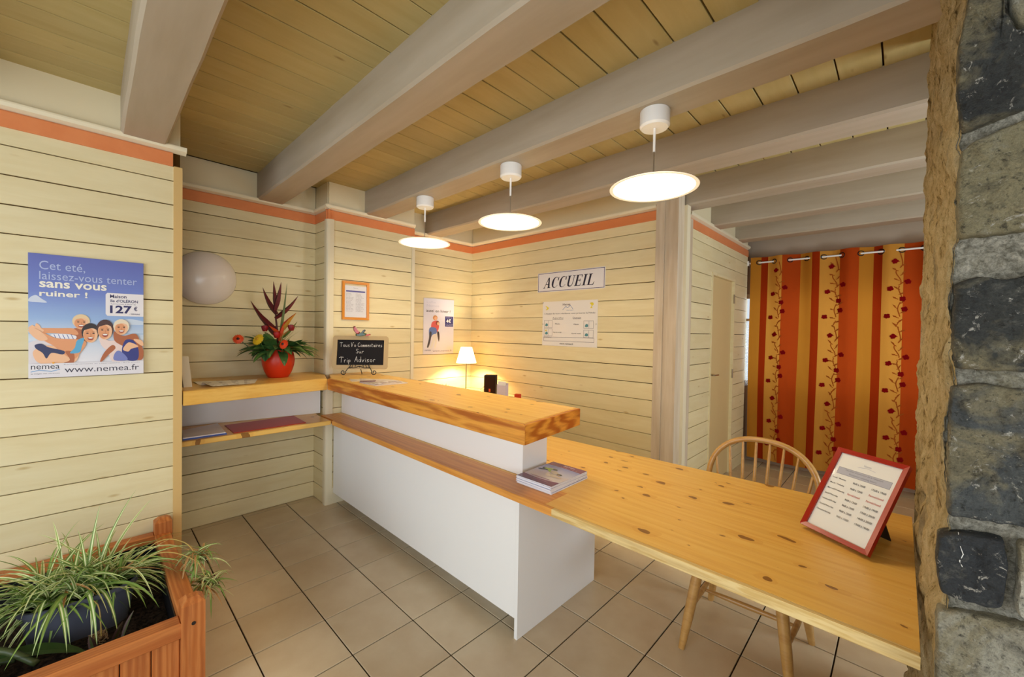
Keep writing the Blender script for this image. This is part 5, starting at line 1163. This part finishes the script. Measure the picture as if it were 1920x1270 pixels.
bl = thing('broad_leaf_plant', 'dark green broad-leaved plant with thick stalks low in the planter corner', 'plant', (-2.42, -.40, .205))
random.seed(31)
for (pts, r) in (([(0, 0, -.01), (-.02, .05, .10), (.02, .16, .12), (.10, .26, .06)], .012), ([(.02, -.02, -.01), (.06, .06, .07), (.12, .16, .06), (.18, .24, .0)], .010), ([(-.05, 0, -.01), (-.04, .1, .05), (.0, .2, .05)], .009)):
    MB().tube(smooth_path(pts, 5), r, 8, (66, 78, 44)).obj('stalk', LEAFM, bl, smooth=True)
for (base, d, L, w_, dr_) in (((.14, .0, .03), (.6, .5, .35), .34, .10, .7), ((.10, -.05, .05), (.8, .1, .35), .32, .11, .8), ((.0, .05, .06), (.25, 1, .25), .36, .09, .8), ((.12, .06, .03), (.9, .7, .2), .26, .08, .9), ((-.05, -.05, .05), (-.5, .4, 1.2), .30, .09, .9), ((.02, -.1, .05), (.4, -.6, .8), .30, .1, 1.0), ((-.02, 0, .05), (-.1, .6, .9), .28, .07, 1.1), ((.2, -.1, .03), (.5, -.1, .5), .28, .10, 1.2)):
    m = MB(); blade(m, base, d, L, w_, dr_, (58, 84, 34), (44, 70, 28), 10, .45, random.uniform(-.4, .4), broad); m.obj('leaf', LEAFM, bl, smooth=True)
for (x, y, h_, lx, ly) in ((-2.36, .05, .13, .3, .5), (-2.33, .0, .15, .1, .35), (-2.40, .09, .10, .5, .2)):
    pass
sh = thing('shoot_plant', 'slim purple-green young shoots rising from the soil before the grey pot', 'plant', (-2.33, .06, .205))
for (x, y, dx, dy, L) in ((0, 0, .35, .2, .15), (.02, -.05, .3, -.1, .14), (-.03, .03, -.1, .3, .12), (.05, .03, .5, .3, .11)):
    m = MB(); blade(m, (x, y, -.01), (dx, dy, 1), L, .026, .3, (86, 96, 56), (96, 72, 66), 6, .5, 0, broad); m.obj('leaf', LEAFM, sh, smooth=True)
# little spiky plant peeping over the bar top
sk = thing('spiky_plant', 'little dark spiky plant whose tips show above the bar top', 'plant', (-3.56, 2.66, .80))
MB().lathe([(.0001, 0), (.03, 0), (.04, .07), (.036, .07), (.0001, .06)], 20).obj('pot', POTG, sk, smooth=True, angle=40)
for k in range(16):
    a = 2*pi*k/16+random.uniform(-.2, .2); m = MB(); blade(m, (0, 0, .06), (cos(a)*random.uniform(.4, 1), sin(a)*random.uniform(.4, 1), 1.2), .125, .012, .4, (52, 40, 30), None, 5, .4); m.obj('leaf', LEAFM, sk)
